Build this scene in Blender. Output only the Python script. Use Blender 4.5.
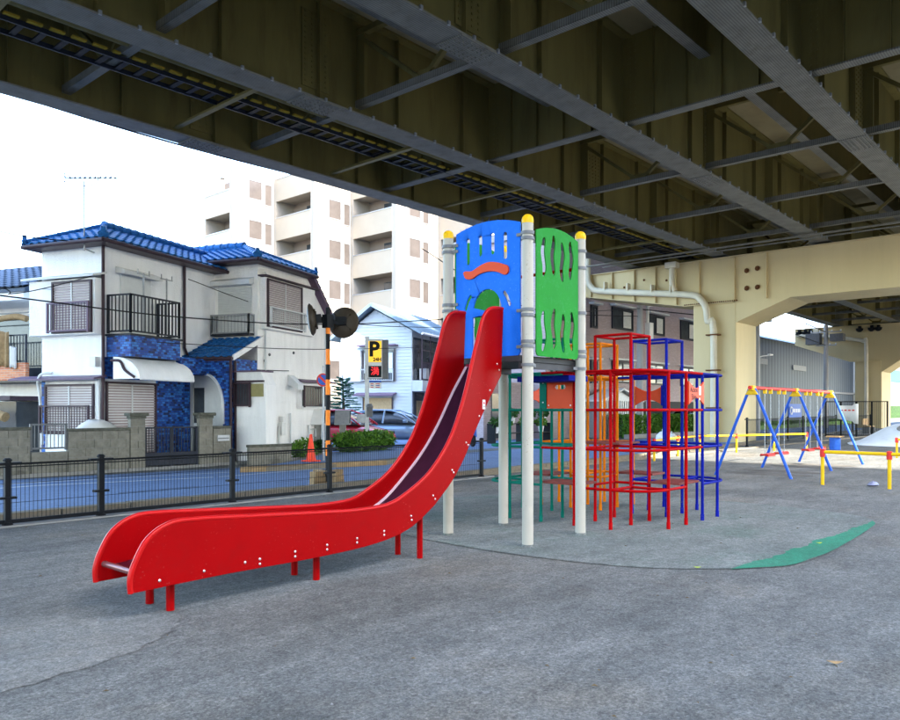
import bpy, bmesh, math, random
from mathutils import Vector, Matrix
random.seed(7)
R = math.radians
S = bpy.context.scene
for o in list(bpy.data.objects): bpy.data.objects.remove(o)
COL = S.collection
# ------------------------------------------------------------------ camera, sky, sun, exposure
# world x runs along the viaduct, world y across it towards the houses, z up (metres)
YAW = R(41.52)
cam_d = bpy.data.cameras.new('camera'); cam = bpy.data.objects.new('camera', cam_d); COL.objects.link(cam)
cam.location = (0, 0, 1.5); cam.rotation_euler = (R(90), 0, YAW - R(90))
cam_d.sensor_width = 36; cam_d.lens = 768/900*36; cam_d.shift_y = 50/900; cam_d.clip_start = .05; cam_d.clip_end = 3000
S.camera = cam
SUN_EL = R(38); SUN_AZ = R(180)            # sun stands across the viaduct, behind the right shoulder
wd = bpy.data.worlds.new('World'); S.world = wd; wd.use_nodes = True
nt = wd.node_tree; bg = nt.nodes['Background']
sky = nt.nodes.new('ShaderNodeTexSky'); sky.sky_type = 'NISHITA'; sky.sun_disc = False
sky.sun_elevation = SUN_EL; sky.sun_rotation = SUN_AZ; sky.dust_density = 1.5; sky.ozone_density = 1.0; sky.air_density = 1.0
nt.links.new(sky.outputs[0], bg.inputs[0]); bg.inputs[1].default_value = 0.15
sd = bpy.data.lights.new('sun', 'SUN'); sun = bpy.data.objects.new('sun', sd); COL.objects.link(sun)
sd.energy = 2.0; sd.angle = R(.5); sd.color = (1, .93, .82)
sun.rotation_euler = (R(90) - SUN_EL, 0, R(180) - SUN_AZ); sun.location = (0, -30, 40)
S.view_settings.view_transform = 'Standard'; S.view_settings.look = 'None'
S.view_settings.exposure = 3.85; S.view_settings.gamma = 1.0; S.view_settings.use_curve_mapping = False

# ------------------------------------------------------------------ materials
SCALE = dict(red_enamel=.84, red_rim=.9, gym_red=.68, gym_blue=.7, gym_orange=.8, gym_teal=.85, blue_board=.85, green_board=.8, orange_red_board=.85, cream_post=.84, yellow_cap=.8, red_brown_board=.7, viaduct_web_paint=.85, viaduct_flange_paint=.72, deck_soffit=.85, swing_blue=.8, swing_red=.8, galvanised_steel=.8, white_clapboard=.72, mirror_back=.45, road_paint=.8, kerb_stone=.7, concrete=.75, concrete_block=.8)
def mat(name, col, rough=.6, var=.12, scale=6, metal=0, bump=0, bscale=40, col2=None, spec=.5, dirt=None, streak=False, coat=0):
    spec *= .5 if rough < .15 else .28; k = SCALE.get(name, 1.0); col = tuple(c*k for c in col); col2 = tuple(c*k for c in col2) if col2 else None; dirt = (tuple(c*k for c in dirt[0]), dirt[1], dirt[2]) if dirt else None
    m = bpy.data.materials.new(name); m.use_nodes = True
    t = m.node_tree; b = t.nodes['Principled BSDF']; L = t.links
    b.inputs['Roughness'].default_value = rough; b.inputs['Metallic'].default_value = metal
    b.inputs['Specular IOR Level'].default_value = spec
    if coat: b.inputs['Coat Weight'].default_value = coat; b.inputs['Coat Roughness'].default_value = .08
    tc = t.nodes.new('ShaderNodeTexCoord'); src = tc.outputs['Object']
    if streak:
        mp = t.nodes.new('ShaderNodeMapping'); mp.inputs['Scale'].default_value = (1, 1, .15); L.new(src, mp.inputs[0]); src = mp.outputs[0]
    n = t.nodes.new('ShaderNodeTexNoise'); n.inputs['Scale'].default_value = scale; n.inputs['Detail'].default_value = 6; n.inputs['Roughness'].default_value = .62
    L.new(src, n.inputs['Vector'])
    rp = t.nodes.new('ShaderNodeValToRGB'); rp.color_ramp.elements[0].position = .3; rp.color_ramp.elements[1].position = .7
    c2 = col2 or tuple(min(1, c*(1+var)) for c in col)
    rp.color_ramp.elements[0].color = (*[c*(1-var) for c in col], 1) if not col2 else (*col, 1)
    rp.color_ramp.elements[1].color = (*c2, 1)
    L.new(n.outputs['Fac'], rp.inputs[0]); out = rp.outputs[0]
    if dirt:                                      # (colour, amount, scale): blotches of grime or rust
        n2 = t.nodes.new('ShaderNodeTexNoise'); n2.inputs['Scale'].default_value = dirt[2]; n2.inputs['Detail'].default_value = 9; n2.inputs['Roughness'].default_value = .7
        L.new(src, n2.inputs['Vector'])
        r2 = t.nodes.new('ShaderNodeValToRGB'); r2.color_ramp.elements[0].position = .52; r2.color_ramp.elements[1].position = .78
        r2.color_ramp.elements[1].color = (dirt[1],)*3 + (1,)
        L.new(n2.outputs['Fac'], r2.inputs[0])
        mx = t.nodes.new('ShaderNodeMix'); mx.data_type = 'RGBA'; L.new(r2.outputs[0], mx.inputs[0]); L.new(out, mx.inputs[6]); mx.inputs[7].default_value = (*dirt[0], 1)
        out = mx.outputs[2]
    L.new(out, b.inputs['Base Color'])
    if bump:
        n3 = t.nodes.new('ShaderNodeTexNoise'); n3.inputs['Scale'].default_value = bscale; n3.inputs['Detail'].default_value = 5
        L.new(tc.outputs['Object'], n3.inputs['Vector'])
        bp = t.nodes.new('ShaderNodeBump'); bp.inputs['Strength'].default_value = bump; bp.inputs['Distance'].default_value = .02
        L.new(n3.outputs['Fac'], bp.inputs['Height']); L.new(bp.outputs[0], b.inputs['Normal'])
    return m
def glow(name, col, s):
    m = bpy.data.materials.new(name); m.use_nodes = True; b = m.node_tree.nodes['Principled BSDF']
    b.inputs['Base Color'].default_value = (*col, 1); b.inputs['Emission Color'].default_value = (*col, 1); b.inputs['Emission Strength'].default_value = s
    return m
def bricks(name, cols, mortar, bw, bh, ms=.008, rough=.25, axis='XZ', bump=.3):
    m = bpy.data.materials.new(name); m.use_nodes = True; t = m.node_tree; b = t.nodes['Principled BSDF']; L = t.links
    tc = t.nodes.new('ShaderNodeTexCoord'); sp = t.nodes.new('ShaderNodeSeparateXYZ'); L.new(tc.outputs['Object'], sp.inputs[0])
    ad = t.nodes.new('ShaderNodeMath'); ad.operation = 'ADD'; L.new(sp.outputs[0], ad.inputs[0]); L.new(sp.outputs[1], ad.inputs[1])
    cb = t.nodes.new('ShaderNodeCombineXYZ'); L.new(ad.outputs[0], cb.inputs[0]); L.new(sp.outputs[2], cb.inputs[1])
    br = t.nodes.new('ShaderNodeTexBrick'); L.new(cb.outputs[0], br.inputs['Vector'])
    br.inputs['Scale'].default_value = 1; br.inputs['Brick Width'].default_value = bw; br.inputs['Row Height'].default_value = bh
    br.inputs['Mortar Size'].default_value = ms; br.inputs['Color1'].default_value = (0, 0, 0, 1); br.inputs['Color2'].default_value = (1, 1, 1, 1); br.inputs['Mortar'].default_value = (.5, .5, .5, 1)
    rp = t.nodes.new('ShaderNodeValToRGB'); rp.color_ramp.interpolation = 'CONSTANT'
    e = rp.color_ramp.elements; n = len(cols)
    for i, c in enumerate(cols):
        el = e[i] if i < 2 else e.new(i/n)
        el.position = i/n; el.color = (*c, 1)
    L.new(br.outputs['Color'], rp.inputs[0])
    mx = t.nodes.new('ShaderNodeMix'); mx.data_type = 'RGBA'; L.new(br.outputs['Fac'], mx.inputs[0]); L.new(rp.outputs[0], mx.inputs[6]); mx.inputs[7].default_value = (*mortar, 1)
    L.new(mx.outputs[2], b.inputs['Base Color']); b.inputs['Roughness'].default_value = max(rough,.45); b.inputs['Specular IOR Level'].default_value = .2
    bp = t.nodes.new('ShaderNodeBump'); bp.inputs['Strength'].default_value = bump; bp.inputs['Distance'].default_value = .01; bp.invert = True
    L.new(br.outputs['Fac'], bp.inputs['Height']); L.new(bp.outputs[0], b.inputs['Normal'])
    return m
def leafmat(name, c1, c2):
    m = mat(name, c1, .55, col2=c2, scale=3.5, spec=.3); b = m.node_tree.nodes['Principled BSDF']
    b.inputs['Subsurface Weight'].default_value = 0
    return m
MT = {}
MT['red'] = mat('red_enamel', (.27, .001, .002), .36, .06, 2, spec=.2, dirt=((.22, .006, .006), .35, 9), bump=.06, bscale=6)
MT['redrim'] = mat('red_rim', (.4, .006, .006), .3, .05, 3)
MT['gymred'] = mat('gym_red', (.42, .001, .003), .6, .15, 5, spec=.12, dirt=((.3, .01, .01), .5, 14))
MT['gymblue'] = mat('gym_blue', (.005, .012, .26), .6, .15, 5, spec=.15)
MT['gymorange'] = mat('gym_orange', (.62, .16, .004), .6, .1, 5, spec=.15)
MT['gymteal'] = mat('gym_teal', (.003, .13, .09), .6, .12, 5, spec=.15)
MT['bluepanel'] = mat('blue_board', (.012, .14, .66), .5, .05, 3, spec=.2, dirt=((.05, .2, .7), .35, 12))
MT['greenpanel'] = mat('green_board', (.012, .23, .02), .55, .07, 3, spec=.2, dirt=((.05, .3, .1), .4, 11))
MT['orangepanel'] = mat('orange_red_board', (.6, .06, .012), .45, .06, 4)
MT['cream_post'] = mat('cream_post', (.42, .395, .33), .4, .05, 3, dirt=((.4, .36, .28), .35, 6), streak=True)
MT['yellow'] = mat('yellow_cap', (.82, .48, .01), .4, .06, 5)
MT['clamp'] = mat('grey_clamp', (.14, .145, .15), .45, .15, 9)
MT['deckblk'] = mat('black_deck', (.035, .033, .035), .5, .2, 9)
MT['bolt'] = mat('bolt_metal', (.55, .5, .48), .35, .1, 20, metal=.9)
MT['chute'] = mat('chute_maroon', (.03, .008, .02), .18, .2, 5)
MT['chutestrip'] = mat('chute_pale_edge', (.55, .38, .42), .4, .08, 12)
MT['woodred'] = mat('red_brown_board', (.2, .045, .035), .55, .2, 14, streak=False)
MT['steel'] = mat('galvanised_steel', (.42, .44, .46), .42, .12, 10, metal=.5)
MT['black'] = mat('black_paint', (.006, .007, .009), .55, .2, 12)
MT['white'] = mat('white_paint', (.72, .72, .7), .5, .06, 6)
MT['web'] = mat('viaduct_web_paint', (.2, .165, .056), .5, .2, .8, dirt=((.08, .055, .02), .65, 1.5), streak=True)
MT['flange'] = mat('viaduct_flange_paint', (.27, .265, .225), .6, .18, 2.2, dirt=((.13, .11, .06), .6, 3))
MT['soffit'] = mat('deck_soffit', (.33, .285, .17), .85, .16, .7, dirt=((.2, .16, .09), .6, 1.3))
MT['pier'] = mat('pier_cream_paint', (.56, .455, .25), .6, .07, .5, dirt=((.42, .35, .2), .45, 1.2), streak=True)
MT['rust'] = mat('rust', (.12, .05, .02), .85, .4, 12)
MT['concrete'] = mat('concrete', (.33, .32, .3), .88, .16, 5, bump=.3, bscale=60, dirt=((.16, .15, .13), .5, 3))
MT['block'] = mat('concrete_block', (.26, .245, .2), .92, .22, 7, bump=.5, bscale=70, dirt=((.05, .05, .038), .9, 1.9))
MT['cap'] = mat('mossy_coping', (.1, .1, .08), .95, .35, 9, bump=.6, bscale=40, dirt=((.04, .045, .025), .8, 7))
MT['stucco'] = mat('white_stucco', (.85, .86, .87), .9, .05, 3, bump=.8, bscale=28, dirt=((.55, .55, .54), .18, 1.1), streak=True)
MT['stucco2'] = mat('grey_white_stucco', (.87, .86, .84), .9, .06, 4, bump=.9, bscale=22, dirt=((.45, .44, .41), .28, 1.4), streak=True)
MT['rooftile'] = mat('blue_glazed_tile', (.022, .135, .38), .42, .45, 7, spec=.3, dirt=((.02, .09, .35), .6, 12))
MT['bluetile'] = bricks('blue_wall_tile', [(.01, .05, .27), (.018, .11, .44), (.01, .02, .09), (.035, .18, .55), (.012, .07, .33), (.008, .035, .2), (.025, .14, .48)], (.03, .05, .12), .115, .062, .005)
MT['orangebrick'] = bricks('orange_wall_tile', [(.5, .16, .06), (.42, .12, .05), (.58, .21, .08), (.46, .15, .06)], (.4, .3, .22), .22, .065, .008, .5)
MT['shutter'] = mat('taupe_shutter', (.36, .31, .31), .5, .08, 6)
MT['shutterw'] = mat('white_shutter', (.62, .64, .64), .5, .05, 6)
MT['brown'] = mat('brown_metal', (.055, .035, .045), .4, .15, 8)
MT['purple'] = mat('maroon_flashing', (.14, .095, .14), .45, .12, 8)
MT['glass'] = mat('window_glass', (.045, .055, .065), .06, .3, 2, spec=.8)
MT['curtain'] = mat('pale_curtain', (.6, .62, .6), .9, .15, 12)
MT['railblack'] = mat('dark_blue_black_rail', (.02, .024, .035), .4, .15, 8)
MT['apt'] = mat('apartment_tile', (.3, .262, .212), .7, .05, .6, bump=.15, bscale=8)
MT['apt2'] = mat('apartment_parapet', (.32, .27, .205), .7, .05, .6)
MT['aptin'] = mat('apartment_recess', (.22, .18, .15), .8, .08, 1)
MT['aptwin'] = mat('apartment_window', (.06, .052, .048), .3, .2, 1)
MT['pinkwall'] = bricks('mauve_wall_tile', [(.36, .29, .29), (.33, .265, .265), (.38, .31, .31), (.34, .275, .28)], (.27, .22, .22), .23, .075, .008, .6)
MT['clap'] = mat('white_clapboard', (.66, .7, .72), .7, .05, 3, dirt=((.45, .47, .47), .4, 2))
MT['plywood'] = mat('plywood', (.42, .29, .15), .8, .14, 9)
MT['roofblue'] = mat('grey_blue_roof', (.16, .22, .27), .5, .15, 3)
MT['roofdark'] = mat('slate_blue_roof', (.05, .075, .12), .45, .2, 6)
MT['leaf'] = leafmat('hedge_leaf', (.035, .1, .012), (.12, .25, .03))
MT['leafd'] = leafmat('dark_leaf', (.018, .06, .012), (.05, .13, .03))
MT['fir'] = leafmat('fir_needle', (.04, .12, .085), (.1, .23, .17))
MT['bark'] = mat('bark', (.08, .055, .035), .95, .3, 20)
MT['cone'] = mat('cone_orange_red', (.85, .07, .03), .45, .08, 8)
MT['orangep'] = mat('pole_orange', (.85, .22, .02), .4, .12, 8, dirt=((.4, .15, .05), .5, 9))
MT['mirrorback'] = mat('mirror_back', (.1, .075, .05), .5, .25, 6)
MT['wood'] = mat('weathered_wood', (.3, .2, .1), .85, .25, 10)
MT['pipe'] = mat('cream_pipe', (.62, .57, .43), .45, .07, 2)
MT['metalwall'] = mat('silver_corrugated', (.05, .065, .085), .5, .12, .25, metal=.0, streak=True)
MT['mound'] = mat('white_mound_paint', (.8, .83, .85), .6, .06, 1.5, dirt=((.45, .46, .46), .4, 2.5))
MT['rubber'] = mat('tyre_rubber', (.015, .015, .016), .8, .2, 20)
MT['carblue'] = mat('car_silver_blue', (.22, .31, .42), .2, .03, 2, metal=.3, coat=.6)
MT['carred'] = mat('car_red', (.45, .02, .035), .2, .03, 2, coat=.6)
MT['carwhite'] = mat('car_white', (.6, .62, .64), .25, .03, 2, coat=.6)
MT['blue'] = mat('blue_paint', (.02, .09, .4), .4, .12, 8)
MT['wire'] = mat('cable', (.02, .02, .022), .6, .1, 5)
MT['pole'] = mat('concrete_pole', (.36, .36, .35), .8, .08, 2)
MT['swingblue'] = mat('swing_blue', (.02, .1, .5), .35, .1, 6)
MT['swingred'] = mat('swing_red', (.7, .04, .03), .4, .1, 6)

def tarmac(name, c1, c2, patch, pscale, rough=.9, bump=.5, spec=.3, coarse=.5):
    m = bpy.data.materials.new(name); m.use_nodes = True; t = m.node_tree; b = t.nodes['Principled BSDF']; L = t.links
    b.inputs['Roughness'].default_value = rough; b.inputs['Specular IOR Level'].default_value = spec
    tc = t.nodes.new('ShaderNodeTexCoord')
    def noise(s, d=8, r=.65, vec=None):
        n = t.nodes.new('ShaderNodeTexNoise'); n.inputs['Scale'].default_value = s; n.inputs['Detail'].default_value = d; n.inputs['Roughness'].default_value = r
        L.new(vec or tc.outputs['Object'], n.inputs['Vector']); return n.outputs['Fac']
    def ramp(f, p0, p1, a=(0, 0, 0), c=(1, 1, 1)):
        r = t.nodes.new('ShaderNodeValToRGB'); r.color_ramp.elements[0].position = p0; r.color_ramp.elements[1].position = p1
        r.color_ramp.elements[0].color = (*a, 1); r.color_ramp.elements[1].color = (*c, 1); L.new(f, r.inputs[0]); return r.outputs[0]
    def mix(f, a, c, mode='MIX'):
        x = t.nodes.new('ShaderNodeMix'); x.data_type = 'RGBA'; x.blend_type = mode
        if isinstance(f, float): x.inputs[0].default_value = f
        else: L.new(f, x.inputs[0])
        for s, val in ((6, a), (7, c)):
            if isinstance(val, tuple): x.inputs[s].default_value = (*val, 1)
            else: L.new(val, x.inputs[s])
        return x.outputs[2]
    base = mix(ramp(noise(.55, 9), .35, .65), c1, c2)
    base = mix(ramp(noise(pscale, 7, .7), .5, .68, c=(.75,)*3), base, patch)
    vo = t.nodes.new('ShaderNodeTexVoronoi'); vo.inputs['Scale'].default_value = 70; L.new(tc.outputs['Object'], vo.inputs['Vector'])
    grain = ramp(noise(140, 4, .8), .3, .7, (.62,)*3, (1.3,)*3)
    base = mix(1.0, base, grain, 'MULTIPLY')
    peb = ramp(vo.outputs['Distance'], .05, .22, (1.35,)*3, (1,)*3)
    base = mix(.5, base, peb, 'MULTIPLY')
    for vs, lo, hi in ((75, .76, 1.26), (26, .9, 1.1)):
        vc = t.nodes.new('ShaderNodeTexVoronoi'); vc.inputs['Scale'].default_value = vs; L.new(tc.outputs['Object'], vc.inputs['Vector'])
        sc = t.nodes.new('ShaderNodeSeparateColor'); L.new(vc.outputs['Color'], sc.inputs[0])
        base = mix(min(1.0, coarse), base, ramp(sc.outputs[0], 0, 1, (lo,)*3, (hi,)*3), 'MULTIPLY')
    mid = ramp(noise(9, 6, .7), .3, .72, (.78,)*3, (1.2,)*3)
    g2 = ramp(noise(42, 5, .85), .36, .66, (.6,)*3, (1.35,)*3)
    base = mix(coarse, base, g2, 'MULTIPLY')
    mpn = t.nodes.new('ShaderNodeMapping'); mpn.inputs['Scale'].default_value = (.5, 1.6, 1); L.new(tc.outputs['Object'], mpn.inputs[0])
    base = mix(coarse, base, ramp(noise(1.5, 8, .68, mpn.outputs[0]), .33, .68, (.74,)*3, (1.18,)*3), 'MULTIPLY')
    base = mix(1.0, base, mid, 'MULTIPLY')
    L.new(base, b.inputs['Base Color'])
    h = t.nodes.new('ShaderNodeMath'); h.operation = 'ADD'; L.new(noise(160, 3, .7), h.inputs[0])
    h2 = t.nodes.new('ShaderNodeMath'); h2.operation = 'MULTIPLY'; h2.inputs[1].default_value = 2.2; L.new(noise(14, 6, .7), h2.inputs[0])
    h3 = t.nodes.new('ShaderNodeMath'); h3.operation = 'MULTIPLY_ADD'; h3.inputs[1].default_value = 7*coarse; L.new(noise(3.2, 7, .62), h3.inputs[0]); L.new(h2.outputs[0], h3.inputs[2]); L.new(h3.outputs[0], h.inputs[1])
    bp = t.nodes.new('ShaderNodeBump'); bp.inputs['Strength'].default_value = bump; bp.inputs['Distance'].default_value = .014
    L.new(h.outputs[0], bp.inputs['Height']); L.new(bp.outputs[0], b.inputs['Normal'])
    return m
MT['ground'] = tarmac('park_grit', (.132, .136, .129), (.19, .192, .18), (.192, .173, .14), .33, bump=.9, coarse=1.0, spec=.15)
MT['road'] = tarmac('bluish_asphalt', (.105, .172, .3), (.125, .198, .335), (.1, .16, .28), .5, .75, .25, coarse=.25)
MT['slab'] = tarmac('worn_slab', (.142, .147, .14), (.198, .2, .188), (.19, .177, .15), .8, .9, .7, coarse=.8, spec=.15)
MT['kerb'] = mat('kerb_stone', (.27, .23, .17), .9, .2, 6, bump=.4, bscale=50, dirt=((.12, .1, .08), .6, 4))
MT['line'] = mat('road_paint', (.6, .62, .62), .75, .12, 8, dirt=((.2, .26, .36), .7, 7))
MT['matgreen'] = tarmac('green_rubber', (.012, .14, .08), (.02, .18, .105), (.045, .14, .1), 1.5, .85, .35)
MT['matgrey'] = tarmac('dusty_rubber', (.132, .148, .138), (.182, .192, .179), (.118, .16, .136), .9, .9, .6, coarse=.8, spec=.15)

def netting(m):                                    # fine safety net stretched under the flanges
    t = m.node_tree; b = t.nodes['Principled BSDF']; lk = b.inputs['Base Color'].links[0]; src = lk.from_socket; t.links.remove(lk)
    tc = t.nodes.new('ShaderNodeTexCoord'); w = t.nodes.new('ShaderNodeTexWave'); w.bands_direction = 'Y'; w.inputs['Scale'].default_value = 6.0; w.inputs['Distortion'].default_value = .4; w.inputs['Detail'].default_value = 2
    t.links.new(tc.outputs['Object'], w.inputs['Vector'])
    r = t.nodes.new('ShaderNodeValToRGB'); r.color_ramp.elements[0].color = (.62,.62,.62,1); r.color_ramp.elements[1].color = (1.1,1.1,1.1,1); t.links.new(w.outputs['Fac'], r.inputs[0])
    x = t.nodes.new('ShaderNodeMix'); x.data_type = 'RGBA'; x.blend_type = 'MULTIPLY'; x.inputs[0].default_value = 1; t.links.new(src, x.inputs[6]); t.links.new(r.outputs[0], x.inputs[7]); t.links.new(x.outputs[2], b.inputs['Base Color'])
netting(MT['flange'])
def wear(m, col, amt, scale=55, thr=.66):           # small chips and scuffs in the paint
    t = m.node_tree; b = t.nodes['Principled BSDF']; lk = b.inputs['Base Color'].links[0]; src = lk.from_socket; t.links.remove(lk)
    tc = t.nodes.new('ShaderNodeTexCoord'); n = t.nodes.new('ShaderNodeTexNoise'); n.inputs['Scale'].default_value = scale; n.inputs['Detail'].default_value = 3; t.links.new(tc.outputs['Object'], n.inputs['Vector'])
    n2 = t.nodes.new('ShaderNodeTexNoise'); n2.inputs['Scale'].default_value = 3.1; n2.inputs['Detail'].default_value = 5; t.links.new(tc.outputs['Object'], n2.inputs['Vector'])
    r = t.nodes.new('ShaderNodeValToRGB'); r.color_ramp.elements[0].position = thr; r.color_ramp.elements[1].position = thr+.05; r.color_ramp.elements[1].color = (amt,)*3+(1,); t.links.new(n.outputs['Fac'], r.inputs[0])
    r2 = t.nodes.new('ShaderNodeValToRGB'); r2.color_ramp.elements[0].position = .45; r2.color_ramp.elements[1].position = .62; t.links.new(n2.outputs['Fac'], r2.inputs[0])
    mu = t.nodes.new('ShaderNodeMix'); mu.data_type = 'RGBA'; mu.blend_type = 'MULTIPLY'; mu.inputs[0].default_value = 1; t.links.new(r.outputs[0], mu.inputs[6]); t.links.new(r2.outputs[0], mu.inputs[7])
    x = t.nodes.new('ShaderNodeMix'); x.data_type = 'RGBA'; t.links.new(mu.outputs[2], x.inputs[0]); t.links.new(src, x.inputs[6]); x.inputs[7].default_value = (*col, 1); t.links.new(x.outputs[2], b.inputs['Base Color'])
wear(MT['red'], (.36, .07, .06), .7); wear(MT['bluepanel'], (.1, .22, .6), .5, 40, .62); wear(MT['greenpanel'], (.06, .22, .08), .6, 40, .62); wear(MT['cream_post'], (.2, .16, .1), .6, 45, .64); wear(MT['gymred'], (.15, .04, .03), .7, 40, .6); wear(MT['gymblue'], (.08, .09, .16), .6, 40, .62)
# ------------------------------------------------------------------ builders
def level(p):                                     # nothing goes deeper than thing > part > sub-part
    while p is not None and p.parent is not None and p.parent.parent is not None: p = p.parent
    return p
class MB:
    def __init__(s): s.v = []; s.f = []
    def add(s, vs, fs):
        k = len(s.v); s.v += [tuple(p) for p in vs]; s.f += [tuple(i+k for i in f) for f in fs]; return s
    def box(s, x0, x1, y0, y1, z0, z1):
        return s.add([(x0,y0,z0),(x1,y0,z0),(x1,y1,z0),(x0,y1,z0),(x0,y0,z1),(x1,y0,z1),(x1,y1,z1),(x0,y1,z1)],
                     [(0,3,2,1),(4,5,6,7),(0,1,5,4),(1,2,6,5),(2,3,7,6),(3,0,4,7)])
    def bar(s, p, q, w, h, up=(0,0,1)):           # rectangular bar from p to q
        p = Vector(p); q = Vector(q); d = (q-p).normalized(); u = Vector(up)
        r = d.cross(u)
        if r.length < 1e-4: r = d.cross(Vector((1,0,0)))
        r.normalize(); u = r.cross(d).normalized(); r = r*w/2; u = u*h/2
        return s.add([p-r-u,p+r-u,p+r+u,p-r+u,q-r-u,q+r-u,q+r+u,q-r+u],[(0,1,2,3),(7,6,5,4),(0,4,5,1),(1,5,6,2),(2,6,7,3),(3,7,4,0)])
    def tube(s, pts, r, n=8, closed=False):
        pts = [Vector(p) for p in pts]; m = len(pts); rr = r if isinstance(r, (list, tuple)) else [r]*m
        ref = None; rings = []
        for i, p in enumerate(pts):
            if closed: t = pts[(i+1) % m] - pts[i-1]
            else: t = pts[min(i+1, m-1)] - pts[max(i-1, 0)]
            t.normalize()
            if ref is None: ref = t.orthogonal().normalized()
            else:
                ref = ref - t*ref.dot(t)
                ref = ref.normalized() if ref.length > 1e-5 else t.orthogonal().normalized()
            b = t.cross(ref)
            rings.append([p + (ref*math.cos(2*math.pi*k/n) + b*math.sin(2*math.pi*k/n))*rr[i] for k in range(n)])
        vs = [q for g in rings for q in g]; fs = []
        for i in range(m if closed else m-1):
            j = (i+1) % m
            for k in range(n): fs.append((i*n+k, i*n+(k+1)%n, j*n+(k+1)%n, j*n+k))
        if not closed: fs += [tuple(range(n-1, -1, -1)), tuple((m-1)*n+k for k in range(n))]
        return s.add(vs, fs)
    def lathe(s, prof, c=(0,0,0), n=16):
        vs = [(c[0]+r*math.cos(2*math.pi*k/n), c[1]+r*math.sin(2*math.pi*k/n), c[2]+z) for r, z in prof for k in range(n)]
        fs = [(i*n+k, i*n+(k+1)%n, (i+1)*n+(k+1)%n, (i+1)*n+k) for i in range(len(prof)-1) for k in range(n)]
        fs += [tuple(range(n-1,-1,-1)), tuple((len(prof)-1)*n+k for k in range(n))]
        return s.add(vs, fs)
    def prism(s, poly, ext):                      # planar polygon swept by a vector
        n = len(poly); e = Vector(ext); a = [Vector(p) for p in poly]; b = [p+e for p in a]
        return s.add(a+b, [tuple(range(n-1,-1,-1)), tuple(range(n, 2*n))] + [(i,(i+1)%n,n+(i+1)%n,n+i) for i in range(n)])
    def plate(s, outer, holes, org, ax, ay, th):  # flat board with holes cut through it
        bm = bmesh.new(); es = []; loops = []
        for lp in [outer]+holes:
            vs = [bm.verts.new((p[0], p[1], 0)) for p in lp]; loops.append(len(lp))
            es += [bm.edges.new((vs[i], vs[(i+1)%len(vs)])) for i in range(len(vs))]
        bm.verts.ensure_lookup_table(); bm.verts.index_update()
        bmesh.ops.triangle_fill(bm, edges=es, use_beauty=True, use_dissolve=False)
        bm.verts.index_update()
        o = Vector(org); ax = Vector(ax); ay = Vector(ay); nz = ax.cross(ay).normalized()*th
        A = [o+ax*v.co.x+ay*v.co.y for v in bm.verts]; n = len(A)
        fs = [tuple(v.index for v in f.verts) for f in bm.faces]; fs += [tuple(i+n for i in reversed(f)) for f in fs]
        k = 0
        for L in loops: fs += [(k+i, k+(i+1)%L, n+k+(i+1)%L, n+k+i) for i in range(L)]; k += L
        bm.free(); return s.add(A+[p+nz for p in A], fs)
    def mesh(s, name, m, smooth=None):
        me = bpy.data.meshes.new(name); me.from_pydata(s.v, [], s.f)
        bm = bmesh.new(); bm.from_mesh(me); bmesh.ops.recalc_face_normals(bm, faces=bm.faces)
        bm.to_mesh(me); bm.free()
        me.materials.append(MT[m] if isinstance(m, str) else m)
        if smooth:
            me.shade_smooth()
            try: me.set_sharp_from_angle(angle=R(smooth))
            except Exception: pass
        me.update(); return me
    def build(s, name, m, parent=None, smooth=None, bevel=0, seg=2):
        parent = level(parent)
        o = bpy.data.objects.new(name, s.mesh(name, m, smooth)); COL.objects.link(o)
        if parent: o.parent = parent
        if bevel:
            b = o.modifiers.new('bevel', 'BEVEL'); b.width = bevel; b.segments = seg; b.limit_method = 'ANGLE'; b.angle_limit = R(35)
        return o
def place(name, me, parent, loc=(0,0,0), rot=(0,0,0), sc=None):
    parent = level(parent)
    o = bpy.data.objects.new(name, me); COL.objects.link(o); o.parent = parent; o.location = loc; o.rotation_euler = rot
    if sc: o.scale = sc
    return o
def tag(o, label, cat, group=None):
    o['label'] = label; o['category'] = cat
    if group: o['group'] = group
    return o
def struct(o): o['kind'] = 'structure'; return o
def thing(name, label, cat, loc=(0,0,0), rz=0, group=None):
    o = bpy.data.objects.new(name, None); COL.objects.link(o); o.location = loc; o.rotation_euler = (0,0,rz); o.empty_display_size = .2
    return tag(o, label, cat, group)
def copy_tree(o, parent=None):
    c = o.copy(); COL.objects.link(c); c.parent = parent
    for ch in list(o.children): copy_tree(ch, c)
    return c
def spline(pts, k=6):
    out = []; P = [Vector(p) for p in pts]; n = len(P)
    for i in range(n-1):
        a, b, c, d = P[max(i-1,0)], P[i], P[i+1], P[min(i+2,n-1)]
        for j in range(k):
            t = j/k; out.append(.5*((2*b)+(c-a)*t+(2*a-5*b+4*c-d)*t*t+(3*b-a-3*c+d)*t**3))
    return out+[P[-1]]
def text(body, size, m, name, parent, loc, rot, depth=.002, align='CENTER', sx=1, bold=0):
    cu = bpy.data.curves.new('t', 'FONT'); cu.body = body; cu.size = size; cu.extrude = depth; cu.align_x = align; cu.align_y = 'CENTER'; cu.resolution_u = 3; cu.offset = bold
    t = bpy.data.objects.new('t', cu); COL.objects.link(t); bpy.context.view_layer.update()
    me = bpy.data.meshes.new_from_object(t.evaluated_get(bpy.context.evaluated_depsgraph_get()))
    bpy.data.objects.remove(t); bpy.data.curves.remove(cu)
    me.materials.clear(); me.materials.append(MT[m] if isinstance(m, str) else m)
    return place(name, me, parent, loc, rot, (sx,1,1))
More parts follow.
